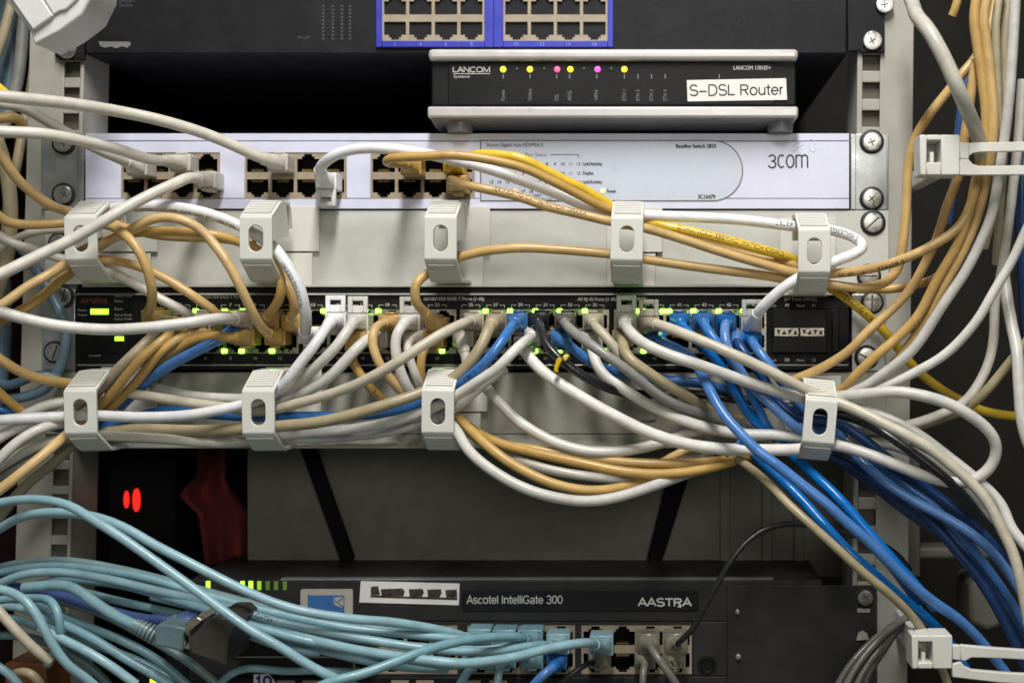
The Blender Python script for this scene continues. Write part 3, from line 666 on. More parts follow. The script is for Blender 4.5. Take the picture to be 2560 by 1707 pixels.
screw(t, 2162, 1492, 19, 2.6, 'cross', False, 20); screw(t, 1843, 1527, 6, 2.6, 'cross', False, 20, 'zinc'); screw(t, 1845, 1639, 7, 2.6, 'cross', False, 50, 'zinc')
mb = MB(); mb.lathe(W(1767, 1662, 1), [(5.5, 0), (5.2, .7), (4, .8), (3.4, .2)]); mb.build('push_button', M['blackplastic'], t)
mb = MB(); mb.box(700, 1447.2, 1935, 1449.8, -6, .6); mb.build('edge_glint', M['silverdark'], t, bevel=.3)  # paler strip put in for the glint along the front edge
mb = MB(); mb.prism([(2141,1600),(2146,1583),(2157,1576),(2168,1583),(2173,1598)], 2.5, 4); mb.box(2143, 1520, 2175, 1530, 2.5, 2.8); mb.build('slot_cover', M['rail'], t)
# ------------------------------------------------------------------ bits along the bottom edge
t = empty('network_switch', W(1000, 1760, 14), 'dark switch cut off by the bottom edge of the picture, with a 19 label', 'switch', 'rack switches')
mb = MB(); mb.box(330, 1692, 1560, 1800, -250, 5); mb.build('housing', M['blackmetal'], t, bevel=.6)
mb = MB(); mb.prism([(634,1684),(673,1684),(690,1707),(690,1750),(634,1750)], 5.0, 5.4); st = mb.build('number_label', M['sticker'], t)
mb = MB(); stroke_text(mb, '19', 637, 1727, 38, 5.6, width=44, w=.17); mb.build('label_digits', M['inkblue'], st)
for x in (384, 447): led(t, x-9, 1696, x+9, 1720, 5.2, 'lime')
mb = MB()
for x in (715, 778, 1000, 1062, 1180, 1245): mb.box(x-22, 1700, x+22, 1760, 5.0, 5.6)
mb.build('port_opening', M['jack'], t)
mb = MB(); mb.box(10, 1655, 115, 1760, 0, 30); tag(mb.build('terminal_box', M['brown'], bevel=1.5), 'orange brown box in the bottom left corner under the teal cables', 'box')
# ------------------------------------------------------------------ strap rings on the right, block in the corner, adapter
def strap_ring(x0, y0, x1, y1, hole, arms, d, label, base):
    root = empty('cable_ring', W((x0+x1)/2, (y0+y1)/2, d), label, 'cable ring', 'cable rings on the right')
    hx0, hy0, hx1, hy1 = hole; mb = MB(); d0 = d-16
    mb.box(x0, y0, hx0, y1, d0, d); mb.box(hx1, y0, x1, y1, d0, d); mb.box(hx0, y0, hx1, hy0, d0, d); mb.box(hx0, hy1, hx1, y1, d0, d)
    mb.box(hx0, hy0, hx1, hy1, d0, d0+2); mb.build('lock_block', M['clip'], root, bevel=.6)
    mb = MB(); mb.box(hx0+8, hy1-26, hx0+18, hy1, d0+2.05, d-3); mb.build('lock_pin', M['clip'], root, bevel=.5)
    up, lo, neck = arms
    mb = MB(); mb.prism(up, d-6, d-2.5); mb.prism(lo, d-6, d-2.5); mb.prism(neck, d-6, d-2.5)
    mb.build('strap_loop', M['clip'], root, bevel=.5)
    mb = MB(); mb.box(*base, -30, d-20); mb.build('mount_foot', M['clip'], root, bevel=.6)
    return root
strap_ring(2300, 337, 2400, 438, (2317, 351, 2353, 406),
  ([(2423,357),(2700,352),(2700,375),(2450,380),(2432,383),(2423,390)], [(2423,398),(2423,400),(2433,411),(2450,415),(2700,412),(2700,436),(2423,438),(2398,437),(2396,424),(2402,397)], [(2399.5,355),(2422.5,357),(2422.5,397),(2400,396)]),
  86, 'cream plastic strap ring closed round the upper part of the hanging bundle', (2330, 400, 2368, 440))
strap_ring(2280, 1588, 2381, 1671, (2296, 1604, 2332, 1656),
  ([(2402,1612),(2470,1618),(2700,1634),(2700,1656),(2500,1645),(2430,1643),(2412,1652),(2402,1650)], [(2402,1653),(2411,1664),(2430,1674),(2520,1682),(2700,1690),(2700,1716),(2500,1706),(2381,1692),(2380,1660)], [(2381.5,1612),(2401.5,1613),(2401.5,1650),(2381.5,1648)]),
  86, 'cream plastic strap ring in the bottom right corner below the blue cables', (2300, 1600, 2340, 1668))
root = empty('cable_duct_end', W(120, 0, 90), 'white plastic duct end jutting into the top left corner', 'cable duct')
mb = MB(); mb.prism([(-40,-70),(75,80),(86,112),(150,78),(205,36),(232,-20),(240,-70)], 60, 88); mb.build('shell', M['whiteblock'], root, bevel=1)
mb = MB(); mb.prism([(-20,-70),(82,76),(131,39),(60,-70)], 88, 91); mb.prism([(66,-70),(134,38),(148,28),(165,24),(195,-5),(222,-70)], 88, 90); mb.build('cover', M['whiteblock'], root, bevel=.7)
root = empty('cable_adapter', W(530, 1640, 60), 'black square coupler joining the teal and violet cable plugs at the lower left', 'adapter')
mb = MB(); mb.prism([(474,1592),(518,1551),(535,1543),(570,1543),(590,1560),(570,1597),(566,1665),(474,1632)], 56, 92); mb.build('coupler_body', M['coupler'], root, bevel=1.2, seg=3)
mb = MB(); mb.prism([(459,1560),(490,1541),(509,1549),(474,1578),(474,1624),(459,1622),(457,1606),(468,1600)], 60, 86); mb.build('metal_shell', M['jackmetal'], root, bevel=.8)
root = empty('media_converter', W(740, 1650, 40), 'flat black rounded box lying beneath the teal cables', 'converter')
mb = MB(); mb.prism(rrect(545, 1592, 905, 1650, 22, 6), -20, 48); mb.build('housing', M['blackplastic'], root, bevel=1.5)
mb = MB(); mb.prism(rrect(556, 1640, 895, 1643.5, 1.2, 3), 47, 48.6); mb.build('trim_line', M['silverdark'], root)
mb = MB(); mb.prism([(2425,1455),(2478,1440),(2510,1562),(2470,1576),(2425,1556)], -110, -70); tag(mb.build('fan_bracket', M['darkplate'], bevel=3), 'dim grey bracket in the dark behind the lower right blue cables', 'bracket')
mb = MB(); mb.box(2250, 1368, 2480, 1396, -90, -70); tag(mb.build('cross_bar', M['darkplate'], bevel=2), 'dim horizontal bar in the dark right of the right rail', 'bar')
# ------------------------------------------------------------------ cables
def dseries(ds, n):
    if len(ds) == n: return list(ds)
    out = []
    for i in range(n):
        f = i/(n-1)*(len(ds)-1) if len(ds) > 1 else 0; k = min(int(f), max(len(ds)-2, 0)); u = f-k
        out.append(ds[k] if len(ds) == 1 else ds[k]*(1-u)+ds[k+1]*u)
    return out
GROUP = {'orange':'orange patch cables','white':'white patch cables','bright':'white patch cables','dustwhite':'white patch cables','cream':'cream patch cables','tan':'cream patch cables','grey':'grey patch cables','darkgrey':'grey patch cables','black':'black cables','blue':'blue patch cables','navy':'blue patch cables','teal':'teal patch cables','yellow':'yellow patch cables','steel':'blue grey cables','violet':'violet cables'}
def tri(f): return f*f*(3-2*f)
def plug_mesh(root, col, cpx, cpy, path, r, kind, low, w=11.8, h=9.6):
    if 785 <= cpy <= 812: cpy += 6
    if 1560 < cpy < 1625: cpy += 6; w, h = 13.3, 11.6
    """body in the port, boot along the cable, latch (low: latch below)"""
    c = W(cpx, cpy, 17); mb = MB(); hw, hh = w/2*MM, h/2*MM
    mb.boxw((c.x-hw, -15*MM, c.z-hh), (c.x+hw, -1.2*MM, c.z+hh))
    # boot: round-cornered sections from the body face along the cable
    fr = frames(path); acc = 0; n = 20; vs = []; rows = 0
    X = Vector((1, 0, 0)); Z = Vector((0, 0, 1))
    secs = []
    L_ = 16*MM if kind != 'short' else 9*MM
    s0 = None
    for k in range(len(path)):
        if k: acc += (path[k]-path[k-1]).length
        if -path[k].y < 14.6*MM and acc < 12*MM: continue
        if s0 is None: s0 = acc
        f = min(1, (acc-s0)/L_)
        secs.append((path[k], fr[k], f))
        if f >= 1: break
    for si, (p, (t, a, b), f) in enumerate(secs):
        g = min(1, f*1.9); sq = (1-g)
        rib = 1.0
        if kind == 'ribbed' and f > .3: rib = 1.10 if si % 2 == 0 else .94
        for i in range(n):
            an = 2*math.pi*i/n
            # rectangle-ish point
            cx_, cz_ = math.cos(an), math.sin(an)
            e = 1/max(abs(cx_), abs(cz_)); ex, ez = cx_*e, cz_*e
            k2 = .82
            rectp = X*(hw*.94*(ex*k2+cx_*(1-k2)))+Z*(hh*.94*(ez*k2+cz_*(1-k2)))
            # circle in the section frame, indexed to match X/Z directions
            ax = X-t*X.dot(t); ax = ax.normalized() if ax.length > .2 else (Z-t*Z.dot(t)).normalized()
            az = t.cross(ax);
            if az.dot(Z) < 0 and abs(az.dot(Z)) > .02: az = -az
            rc = r*(1.42-.25*f)*rib
            cir = (ax*cx_+az*cz_)*rc
            vs.append(p+rectp*sq+cir*g)
    m_ = len(secs); fs = [tuple(range(n-1, -1, -1)), tuple(range((m_-1)*n, m_*n))]
    for k in range(m_-1):
        for i in range(n): j = (i+1) % n; fs.append((k*n+i, k*n+j, (k+1)*n+j, (k+1)*n+i))
    mb.add(vs, fs)
    p = mb.build('plug', M[col], root, bevel=.7)
    if 1560 < cpy < 1640: return p
    mb = MB(); s = -1 if low else 1
    if kind == 'loop':
        zt = c.z+s*hh; o = 9.5*MM
        def bar(xa, xb, za, zb): mb.boxw((c.x+xa*MM, -15.5*MM, min(za, zb)), (c.x+xb*MM, -12.8*MM, max(za, zb)))
        bar(-5.6, -3.1, zt, zt+s*o); bar(3.1, 5.6, zt, zt+s*o); bar(-3.1, 3.1, zt+s*(o-2.6*MM), zt+s*o); bar(-3.1, 3.1, zt, zt+s*4.2*MM)
    else:
        zt = c.z+s*hh
        mb.boxw((c.x-2.6*MM, -15*MM, min(zt, zt+s*1.5*MM)), (c.x+2.6*MM, -2*MM, max(zt, zt+s*1.5*MM)))
    mb.build('latch', M[col], p, bevel=.5)
    return p
def tube_text(root, path, r, s, at, h, colour='ink', flip=False, shift=0.0):
    """lettering wrapped on the jacket; at = pixel x,y (start), h = cap height mm"""
    fr = frames(path); acc = [0]
    for k in range(1, len(path)): acc.append(acc[-1]+(path[k]-path[k-1]).length)
    cam_p = Vector((0, -D*MM, 0))
    def proj(p):
        k = (D*MM+p.y)/(D*MM); return (VX+p.x/MM*PX/k, VY-p.z/MM*PX/k)
    i0 = min(range(len(path)), key=lambda i: (proj(path[i])[0]-at[0])**2+(proj(path[i])[1]-at[1])**2)
    dirx = path[min(i0+3, len(path)-1)].x-path[max(i0-3, 0)].x
    sg = 1 if dirx > 0 else -1
    if flip: sg = -sg
    v, f, wd = text_norm(s); vs = []
    for (x, y) in v:
        sarc = acc[i0]+sg*x*h*MM; sarc = min(max(sarc, 0.0001), acc[-1]-.0001)
        k = max(i for i in range(len(acc)) if acc[i] <= sarc); k = min(k, len(path)-2)
        u = (sarc-acc[k])/max(acc[k+1]-acc[k], 1e-9)
        p = path[k].lerp(path[k+1], u); t = (fr[k][0].lerp(fr[k+1][0], u)).normalized()
        nc = (cam_p-p); nc = (nc-t*nc.dot(t)).normalized()
        upv = nc.cross(t*sg)
        an = (y-.5)*h*MM/r+shift
        vs.append(p+(nc*math.cos(an)+upv*math.sin(an))*(r+.00008))
    mb = MB(); mb.add(vs, f, 0, False); mb.build('lettering', M[colour], root)
count = {}
def cab(col, wpx, pts, ds, label, plug=None, plug2=None, texts=(), cat='cable', name='patch_cable', jit=.35, group=None):
    if 'teal' in col: wpx *= .87
    if jit == .35 and col in ('orange', 'teal', 'tan', 'dustwhite'): jit = .65
    pts = list(pts); dd = dseries(ds, len(pts))
    dm = sum(dd)/len(dd); r = wpx/PX*(D-dm)/D/2*MM
    P = [W(x, y, d) for (x, y), d in zip(pts, dd)]
    def lead(pl, first):
        c = W(pl[0], pl[1], 17); a = Vector((c.x, -9*MM, c.z)); b = Vector((c.x, -20*MM, c.z))+(first-c)*.10
        return [a, b]
    adj = lambda pl: (pl[0], pl[1]+6)+tuple(pl[2:]) if 785 <= pl[1] <= 812 or 1560 < pl[1] < 1620 else pl
    if plug: P = lead(adj(plug), P[0])+P
    if plug2: P = P+lead(adj(plug2), P[-1])[::-1]
    path = spline(P)
    rnd = random.Random(hash(label) % 1000 if False else len(label)*7+int(pts[0][0]))
    ph = [rnd.uniform(0, 6.28) for _ in range(6)]
    n = len(path)
    for i in range(n):
        e = min(1, i/12, (n-1-i)/12)
        path[i] = path[i]+Vector((0, math.sin(i*.21+ph[0])*.5+math.sin(i*.083+ph[1]), math.sin(i*.17+ph[2])*.5+math.sin(i*.071+ph[3])))*(jit*MM*.5*e)
    if not plug and not plug2 and not texts:
        mb = MB(); mb.tube(path, r, 16); o = mb.build(name, M[col])
        return tag(o, label, cat, group or GROUP.get(col))
    root = empty(name, path[n//2], label, cat, group or GROUP.get(col))
    mb = MB(); mb.tube(path, r, 16); mb.build('jacket', M[col], root)
    if plug: plug_mesh(root, plug[3] if len(plug) > 3 else col, plug[0], plug[1], path, r, plug[2] if len(plug) > 2 else 'short', plug[4] if len(plug) > 4 else plug[1] > 832)
    if plug2: plug_mesh(root, plug2[3] if len(plug2) > 3 else col, plug2[0], plug2[1], path[::-1], r, plug2[2] if len(plug2) > 2 else 'short', plug2[4] if len(plug2) > 4 else plug2[1] > 832)
    for tx in texts: tube_text(root, path, r, *tx)
    return root
# --- white switch: cream cables at the left
cab('dustwhite', 30, [(-60,236),(22,243),(100,252),(208,266),(300,281),(387,298),(470,321),(536,344),(610,376),(655,396)], [100,92,82,70,58,50,42,36,30,26], 'thick off white cable crossing the black gap at the left, topmost one', plug=None, plug2=(690,405,'short','dustwhite',False))
cab('dustwhite', 25, [(-50,255),(27,264),(60,271),(119,304),(167,329),(226,363),(298,397)], [76,70,64,54,46,38,30], 'off white cable running down behind another into the first port of the white switch', plug2=(338,416,'short','dustwhite',False))
cab('dustwhite', 29, [(-60,325),(21,330),(104,333),(208,352),(298,375),(380,402)], [98,90,82,66,46,30], 'off white cable curving over its neighbour into the second top port of the white switch', plug2=(446,406,'short','dustwhite',False))
cab('dustwhite', 29, [(470,446),(447,457),(357,498),(268,546),(179,597),(89,641),(6,683),(-60,712)], [36,44,58,68,73,80,88,92], 'off white cable slanting down in front of the top left ring clip', plug=(510,448,'short','dustwhite',True))
# --- white loop from the white switch to the black switch
cab('bright', 27, [(799,424),(811,406),(836,388),(875,374),(930,370),(1007,376),(1097,393),(1216,422),(1305,452),(1419,496),(1466,517),(1540,532),(1612,537),(1746,543),(1860,551),(1979,566),(2036,569),(2080,576),(2126,589),(2152,604),(2160,620),(2130,638),(2080,657),(2030,680),(1979,704),(1920,752),(1893,782)],
    [32,40,45,46,46,46,44,42,40,36,34,32,32,32,33,33,32,32,32,33,36,40,43,44,44,40,33], 'bright white cable making a hairpin bend beside the top right ring clip', plug=(812,452,'loop','bright',True), plug2=(1880,806,'loop','bright',False),
    texts=(('43757', (1985,567), 2.6, 'ink', True, -.35), ('IS HALOGE', (2146,604), 2.6, 'ink', True, -.1)))
# --- orange and yellow from the white switch
cab('orange', 23, [(1000,408),(978,408),(963,402),(984,393),(1050,391),(1126,387),(1216,397),(1305,418),(1329,428),(1419,474),(1508,521),(1567,542),(1612,556),(1700,588),(1800,618),(1900,643),(1991,662),(2036,688),(2080,712),(2158,722),(2217,725),(2277,716),(2337,698),(2385,650),(2412,580),(2432,500),(2445,420)],
    [30,38,46,53,54,54,53,50,49,44,38,30,26,24,24,26,28,26,26,26,26,28,36,46,52,56,60], 'orange cable whose plug sits in the third port group, arching above the white cable', plug=(1025,415,'short','orange',False))
cab('yellow', 24, [(1150,404),(1186,386),(1240,386),(1305,396),(1340,414),(1419,455),(1449,468),(1508,503),(1567,536),(1642,562),(1717,577),(1836,605),(1936,632),(1991,650),(2036,690),(2086,725),(2128,754),(2188,805),(2217,835),(2277,910),(2322,952),(2381,991),(2456,1026),(2542,1040),(2640,1046)],
    [32,40,43,45,43,38,36,31,24,32,34,36,34,24,18,20,22,20,18,10,0,-8,-15,-20,-24], 'bright yellow printed cable running from the white switch to the lower right', plug=(1132,412,'short','yellow',False),
    texts=(('ENHANCED 350MHZ  PATCH CORD', (1692,567), 2.5, 'ink', False, .35), ('24AWG 4PR', (2108,738), 2.6, 'ink', False, .1)))
cab('orange', 24, [(1128,448),(1158,460),(1216,471),(1305,493),(1359,514),(1449,537),(1523,555),(1567,563),(1612,571),(1700,597),(1800,630),(1900,658),(1991,680),(2036,686),(2080,682),(2158,675),(2247,653),(2337,611),(2396,570),(2425,520),(2442,450),(2455,380)],
    [38,46,48,46,46,45,45,43,42,40,40,40,38,38,38,46,56,60,60,60,62,62], 'orange printed cable leaving the lower port of the third group and joining the hanging bundle', plug=(1140,458,'short','orange',True),
    texts=(('VERIFIED TO CAT 5e PATCH  DRAKA', (1230,474), 2.2, 'ink', False, .5), ('5E  4P  /  6', (2100,688), 2.4, 'ink', False, -.55), ('RE4459 01', (2196,672), 2.6, 'ink', False, -.5)))
cab('orange', 24, [(1061,778),(1040,757),(1037,728),(1040,703),(1066,684),(1100,664),(1144,644),(1216,627),(1305,619),(1400,624),(1508,635),(1567,643),(1609,650),(1746,668),(1850,680),(1925,690),(1964,698),(2036,708),(2080,710),(2158,719),(2217,704),(2244,677),(2254,632),(2266,519),(2270,417),(2283,357),(2316,298),(2366,235),(2411,179),(2440,145),(2475,60),(2490,-30)],
    [32,40,42,42,38,34,35,38,38,37,36,34,34,34,34,34,34,34,36,38,42,42,44,44,42,44,48,50,52,50,48,46], 'orange cable from the black switch passing through three ring clips and up the right rail', plug=(1088,808,'ribbed','orange',False))
# --- hanging bundle on the right
cab('dustwhite', 37, [(2262,-40),(2283,15),(2294,42),(2325,80),(2366,155),(2396,223),(2426,292),(2446,345),(2460,430)], [40,60,80,96,100,99,88,72,58], 'thick grey white cable slanting across the top of the right rail')
cab('orange', 24, [(2440,150),(2435,179),(2426,253),(2414,328),(2401,430),(2366,519),(2343,594),(2307,668),(2277,722),(2217,784),(2158,838),(2128,871),(2054,919),(1994,946),(1950,965)], [66,66,64,60,55,48,44,42,40,40,40,38,32,26,20], 'orange cable dropping from the bundle past the SFP cage of the black switch')
cab('orange', 25, [(2446,-30),(2435,45),(2444,119),(2456,209),(2465,298),(2460,380),(2441,445),(2426,519),(2396,608),(2343,698),(2292,793),(2232,853),(2203,877),(2143,934),(2104,976),(2060,990)], [75,75,74,72,70,66,62,60,58,54,50,46,46,42,36,28], 'orange cable along the left edge of the hanging bundle, ending in a ring clip')
cab('orange', 25, [(2474,-30),(2459,45),(2468,119),(2478,209),(2484,298),(2476,400),(2465,460),(2441,549),(2411,623),(2366,704),(2322,787),(2283,847),(2240,905),(2190,950)], [76,75,74,73,72,68,62,58,56,52,48,44,40,34], 'orange cable in the middle of the hanging bundle, hidden below by a white one')
cab('tan', 22, [(2502,-30),(2489,60),(2491,134),(2494,209),(2496,320),(2492,420),(2485,520),(2460,620)], [70,70,68,66,64,60,54,46], 'tan cable at the back of the hanging bundle near the top right')
cab('tan', 22, [(2525,-30),(2512,89),(2512,180),(2508,300),(2508,400),(2500,520),(2490,660)], [64,64,62,60,56,50,40], 'darker tan cable beside the white one at the top right')
cab('orange', 22, [(2400,-30),(2391,15),(2381,40)], [20,20,18], 'short loose orange cable end at the top edge left of the bundle')
cab('white', 26, [(2540,-30),(2530,149),(2521,268),(2512,343),(2500,420),(2494,460),(2480,534),(2450,608),(2411,683),(2360,757),(2307,841),(2277,880),(2217,928),(2158,970),(2110,985),(2060,1000)], [80,78,76,72,70,68,66,64,62,60,56,54,50,44,36,26], 'white cable on the right of the bundle sweeping down from the top edge')
cab('white', 24, [(2640,400),(2600,500),(2557,594),(2530,653),(2485,728),(2441,802),(2366,883),(2292,928),(2217,964),(2158,980),(2110,995)], [70,70,68,66,64,62,58,54,48,42,32], 'white cable entering at the right edge and sweeping into the lower right ring clip')
cab('dustwhite', 25, [(2556,200),(2545,357),(2535,445),(2515,608),(2500,700),(2488,757),(2485,845),(2473,904),(2441,967),(2411,1003),(2337,1040),(2247,1068),(2180,1075),(2100,1070)], [50,50,50,46,42,40,38,40,42,42,40,34,28,20], 'off white cable bending from vertical to the left beneath the white loop')
cab('tan', 24, [(2610,800),(2557,866),(2515,919),(2471,973),(2441,1003),(2405,1028),(2340,1052),(2250,1078),(2150,1090)], [60,56,52,48,44,38,32,26,20], 'beige cable slanting in from the right edge below the hanging bundle')
cab('white', 30, [(2500,560),(2512,700),(2530,817),(2542,874),(2548,964),(2558,1068),(2610,1200)], [30,40,52,60,66,70,72], 'white cable hanging vertically along the right edge')
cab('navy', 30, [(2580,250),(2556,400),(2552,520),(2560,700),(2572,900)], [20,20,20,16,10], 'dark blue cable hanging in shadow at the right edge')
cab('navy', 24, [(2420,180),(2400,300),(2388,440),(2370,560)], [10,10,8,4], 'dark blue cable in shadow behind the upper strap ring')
# --- lower right
cab('white', 29, [(1562,811),(1597,850),(1672,886),(1746,911),(1836,943),(1925,973),(2006,995),(2050,996),(2098,992),(2158,987),(2232,980),(2292,986),(2366,1006),(2426,1038),(2471,1074),(2491,1110),(2489,1143),(2471,1175),(2441,1196),(2411,1206),(2366,1203),(2307,1187),(2232,1158),(2158,1131),(2086,1112),(2052,1106)],
    [34,46,53,54,50,46,42,42,46,54,60,64,66,66,64,62,60,58,58,57,56,56,56,52,45,40], 'white cable making a big loop to the right of the lower right ring clip', plug=(1566,796,'loop','white',False))
cab('cream', 28, [(1650,813),(1746,848),(1836,886),(1925,928),(2003,968),(2050,988),(2107,1010),(2158,1033),(2232,1071),(2307,1110),(2366,1154),(2426,1205),(2471,1256),(2500,1314),(2530,1374),(2551,1449),(2572,1560)],
    [34,46,52,52,50,49,52,58,64,68,70,72,74,76,78,80,80], 'cream cable crossing over the blue ones and down the right side', plug=(1622,806,'loop','cream',False), texts=(('CAT.6 SFTP', (1730,855), 2.0, 'inkgrey', False, -.9),))
cab('white', 27, [(2060,1010),(2140,1020),(2240,1056),(2301,1088),(2366,1137),(2426,1184),(2471,1223),(2509,1268),(2525,1315),(2560,1358),(2620,1430)], [28,34,44,50,54,56,56,58,62,66,70], 'white cable emerging under the cream one at the lower right edge')
cab('black', 23, [(1352,818),(1365,860),(1395,892),(1449,934),(1508,965),(1553,980),(1627,986),(1746,986),(1850,1000),(1960,1015),(2050,1025),(2098,1035),(2188,1068),(2262,1116),(2337,1172),(2390,1218),(2450,1290)], [32,42,46,46,42,36,24,20,18,18,20,28,46,54,58,58,50], 'glossy black cable with a yellow tie, sagging below the black switch', plug=(1345,796,'short','black',False))
cab('grey', 25, [(1421,818),(1449,842),(1508,883),(1568,925),(1627,973),(1687,1009),(1746,1030),(1800,1050),(1860,1065),(1930,1075)], [36,46,54,54,48,42,34,26,20,18], 'mid grey glossy cable sweeping down between white and cream ones', plug=(1411,796,'short','darkgrey',False))
cab('cream', 24, [(1490,818),(1523,851),(1550,890),(1590,940),(1640,985),(1700,1020),(1760,1040)], [34,40,40,34,28,22,18], 'short cream cable disappearing behind the grey one under port 35', plug=(1482,798,'short','cream',False))
cab('tan', 27, [(1556,852),(1568,892),(1627,936),(1687,975),(1746,1010),(1790,1032),(1850,1050)], [36,48,49,44,32,22,16], 'tan cable curving down from a lower port to the blue cables', plug=(1556,846,'short','tan',True))
cab('blue', 25, [(1415,858),(1449,886),(1487,913),(1560,935),(1672,950),(1746,957),(1800,970),(1860,1000)], [26,28,24,18,16,16,16,16], 'blue cable passing behind the white and grey ones below port 33', plug=(1402,848,'short','blue',True))
cab('white', 27, [(1485,893),(1508,937),(1553,968),(1627,1014),(1717,1053),(1791,1075),(1860,1086),(1920,1087),(2000,1092),(2050,1098),(2100,1098),(2173,1107),(2232,1112),(2292,1136),(2366,1182),(2430,1235),(2490,1300)], [32,36,38,38,38,37,36,36,36,30,26,28,34,40,44,44,46], 'white cable under the grey one, passing through the lower right ring clip', plug=(1479,850,'short','white',True))
B = 'blue'
cab(B, 27, [(1672,862),(1731,896),(1757,940),(1776,979),(1806,1032),(1851,1083),(1895,1128),(1949,1168),(2009,1216),(2069,1262),(2098,1290),(2158,1341),(2217,1399),(2277,1458),(2337,1506),(2396,1546),(2456,1606),(2520,1690)], [30,36,44,53,61,67,71,75,78,80,80,80,78,76,72,66,60,54], 'brightest blue cable, in front of the whites, slanting to the bottom right', plug=(1640,850,'short','blue',True))
cab(B, 26, [(1708,822),(1740,848),(1785,892),(1820,940),(1850,1000),(1890,1056),(1945,1100),(1995,1150),(2050,1200),(2098,1245),(2173,1332),(2260,1430),(2340,1520)], [32,36,36,34,34,33,26,34,46,54,60,62,60], 'blue cable from port 41 passing behind the two white ones', plug=(1700,798,'short','blue',False))
cab(B, 25, [(1763,818),(1780,842),(1806,872),(1851,930),(1885,995),(1914,1060),(1945,1098),(2000,1150),(2060,1212),(2128,1290),(2173,1345),(2230,1415),(2300,1510)], [32,37,38,38,36,31,25,32,44,50,52,54,54], 'blue cable from port 43 dropping to the dark lower right', plug=(1758,797,'short','blue',False))
cab(B, 25, [(1811,822),(1815,860),(1840,910),(1885,972),(1920,1003),(1955,1038),(1994,1070),(2045,1088),(2098,1100),(2158,1158),(2232,1219),(2307,1264),(2381,1303),(2456,1355),(2515,1421),(2570,1510)], [34,40,40,40,42,42,40,34,30,40,46,48,52,54,54,54], 'blue cable from port 45 threading the lower right ring clip', plug=(1816,800,'short','blue',False))
cab('navy', 25, [(1846,862),(1868,892),(1905,940),(1949,1012),(2003,1047),(2050,1052),(2104,1060),(2143,1086),(2203,1131),(2262,1181),(2337,1232),(2426,1302),(2486,1362),(2550,1450),(2620,1570)], [30,33,31,34,34,32,36,38,38,38,38,40,40,40,40], 'deep blue cable coming out below the cream one at the lower right ring clip', plug=(1840,846,'short','blue',True))
cab(B, 25, [(1884,862),(1905,889),(1930,921),(1962,965),(1995,1010),(2050,1066),(2098,1086),(2150,1120),(2203,1165),(2262,1210),(2337,1268),(2400,1335),(2460,1410),(2530,1510),(2600,1640)], [30,36,38,34,30,26,26,26,30,34,36,36,36,36,36], 'blue cable from the last lower port next to the SFP cage', plug=(1880,848,'short','blue',True))
cab('navy', 27, [(1960,1108),(2090,1145),(2180,1195),(2262,1255),(2337,1314),(2396,1383),(2441,1436),(2486,1505),(2530,1590),(2590,1740)], [16,20,26,30,32,34,36,38,38], 'dark blue cable in the shade crossing the right rail')
cab('navy', 27, [(2060,1120),(2180,1210),(2300,1300),(2370,1340),(2440,1400),(2490,1470),(2540,1570),(2600,1700)], [8,10,14,16,18,20,20], 'dim blue cable furthest back among those right of the right rail')
cab(B, 26, [(1850,1098),(1905,1155),(1955,1200),(2000,1245),(2060,1312),(2128,1385),(2188,1436),(2247,1489),(2307,1536),(2366,1595),(2420,1680)], [48,46,46,52,62,68,68,66,62,58,54], 'blue cable running just under the brightest blue one at the bottom right')
cab('tan', 22, [(1790,1118),(1845,1148),(1895,1184),(1937,1223),(1958,1247),(2039,1320),(2098,1374),(2158,1431),(2217,1480),(2277,1538),(2307,1577),(2340,1640),(2362,1685),(2378,1740)], [30,42,58,68,74,85,87,86,83,76,68,52,52,54], 'thin beige cable running below the blue ones to the bottom strap ring')
for k, (o, dd) in enumerate(((0, 30), (15, 38), (33, 34), (48, 24))):
    cab('darkgrey', 17, [(2080+o*1.5,1740),(2112+o*1.25,1680),(2150+o*1.15,1632),(2203+o*.7,1583),(2256+o*.35,1548),(2300,1520)], [dd+6,dd+4,dd,dd-6,dd-14,dd-24], ['grey cable rising at the foot of the right rail, leftmost of four', 'grey cable rising at the foot of the right rail, second of four', 'grey cable rising at the foot of the right rail, third of four', 'grey cable rising at the foot of the right rail, rightmost of four'][k])
# --- lower middle
cab('white', 30, [(1322,892),(1359,931),(1449,991),(1538,1041),(1627,1083),(1717,1109),(1806,1121),(1895,1124),(1997,1123),(2046,1116)], [34,41,48,50,50,50,49,47,43,38], 'bright white cable sweeping across the lower panel into the lower right ring clip', plug=(1308,862,'short','white',True))
cab('white', 27, [(1150,930),(1207,961),(1260,1020),(1300,1056),(1389,1107),(1478,1130),(1568,1127),(1657,1106),(1717,1083),(1780,1072),(1860,1070)], [16,22,30,34,40,42,40,36,30,24,20], 'white cable sagging in a shallow arc over the bottom lip of the lower panel')
cab('orange', 25, [(1100,1020),(1144,1044),(1186,1086),(1246,1137),(1300,1172),(1389,1211),(1478,1225),(1568,1213),(1627,1199),(1700,1178),(1780,1160),(1860,1140),(1950,1115)], [26,36,48,56,58,60,58,52,46,40,36,32,28], 'orange cable in the deepest sag below the lower panel')
cab('orange', 25, [(1100,1036),(1150,1052),(1200,1087),(1260,1114),(1329,1131),(1449,1155),(1568,1178),(1657,1184),(1746,1175),(1836,1151),(1900,1130)], [22,30,38,44,48,52,54,52,48,40,32], 'orange cable in the middle of three sagging below the lower panel')
cab('orange', 24, [(1200,1098),(1260,1112),(1350,1126),(1463,1143),(1568,1156),(1657,1160),(1746,1159),(1836,1144),(1900,1120)], [30,36,38,40,42,42,40,34,26], 'orange cable along the lip of the lower panel, highest of the sagging three')
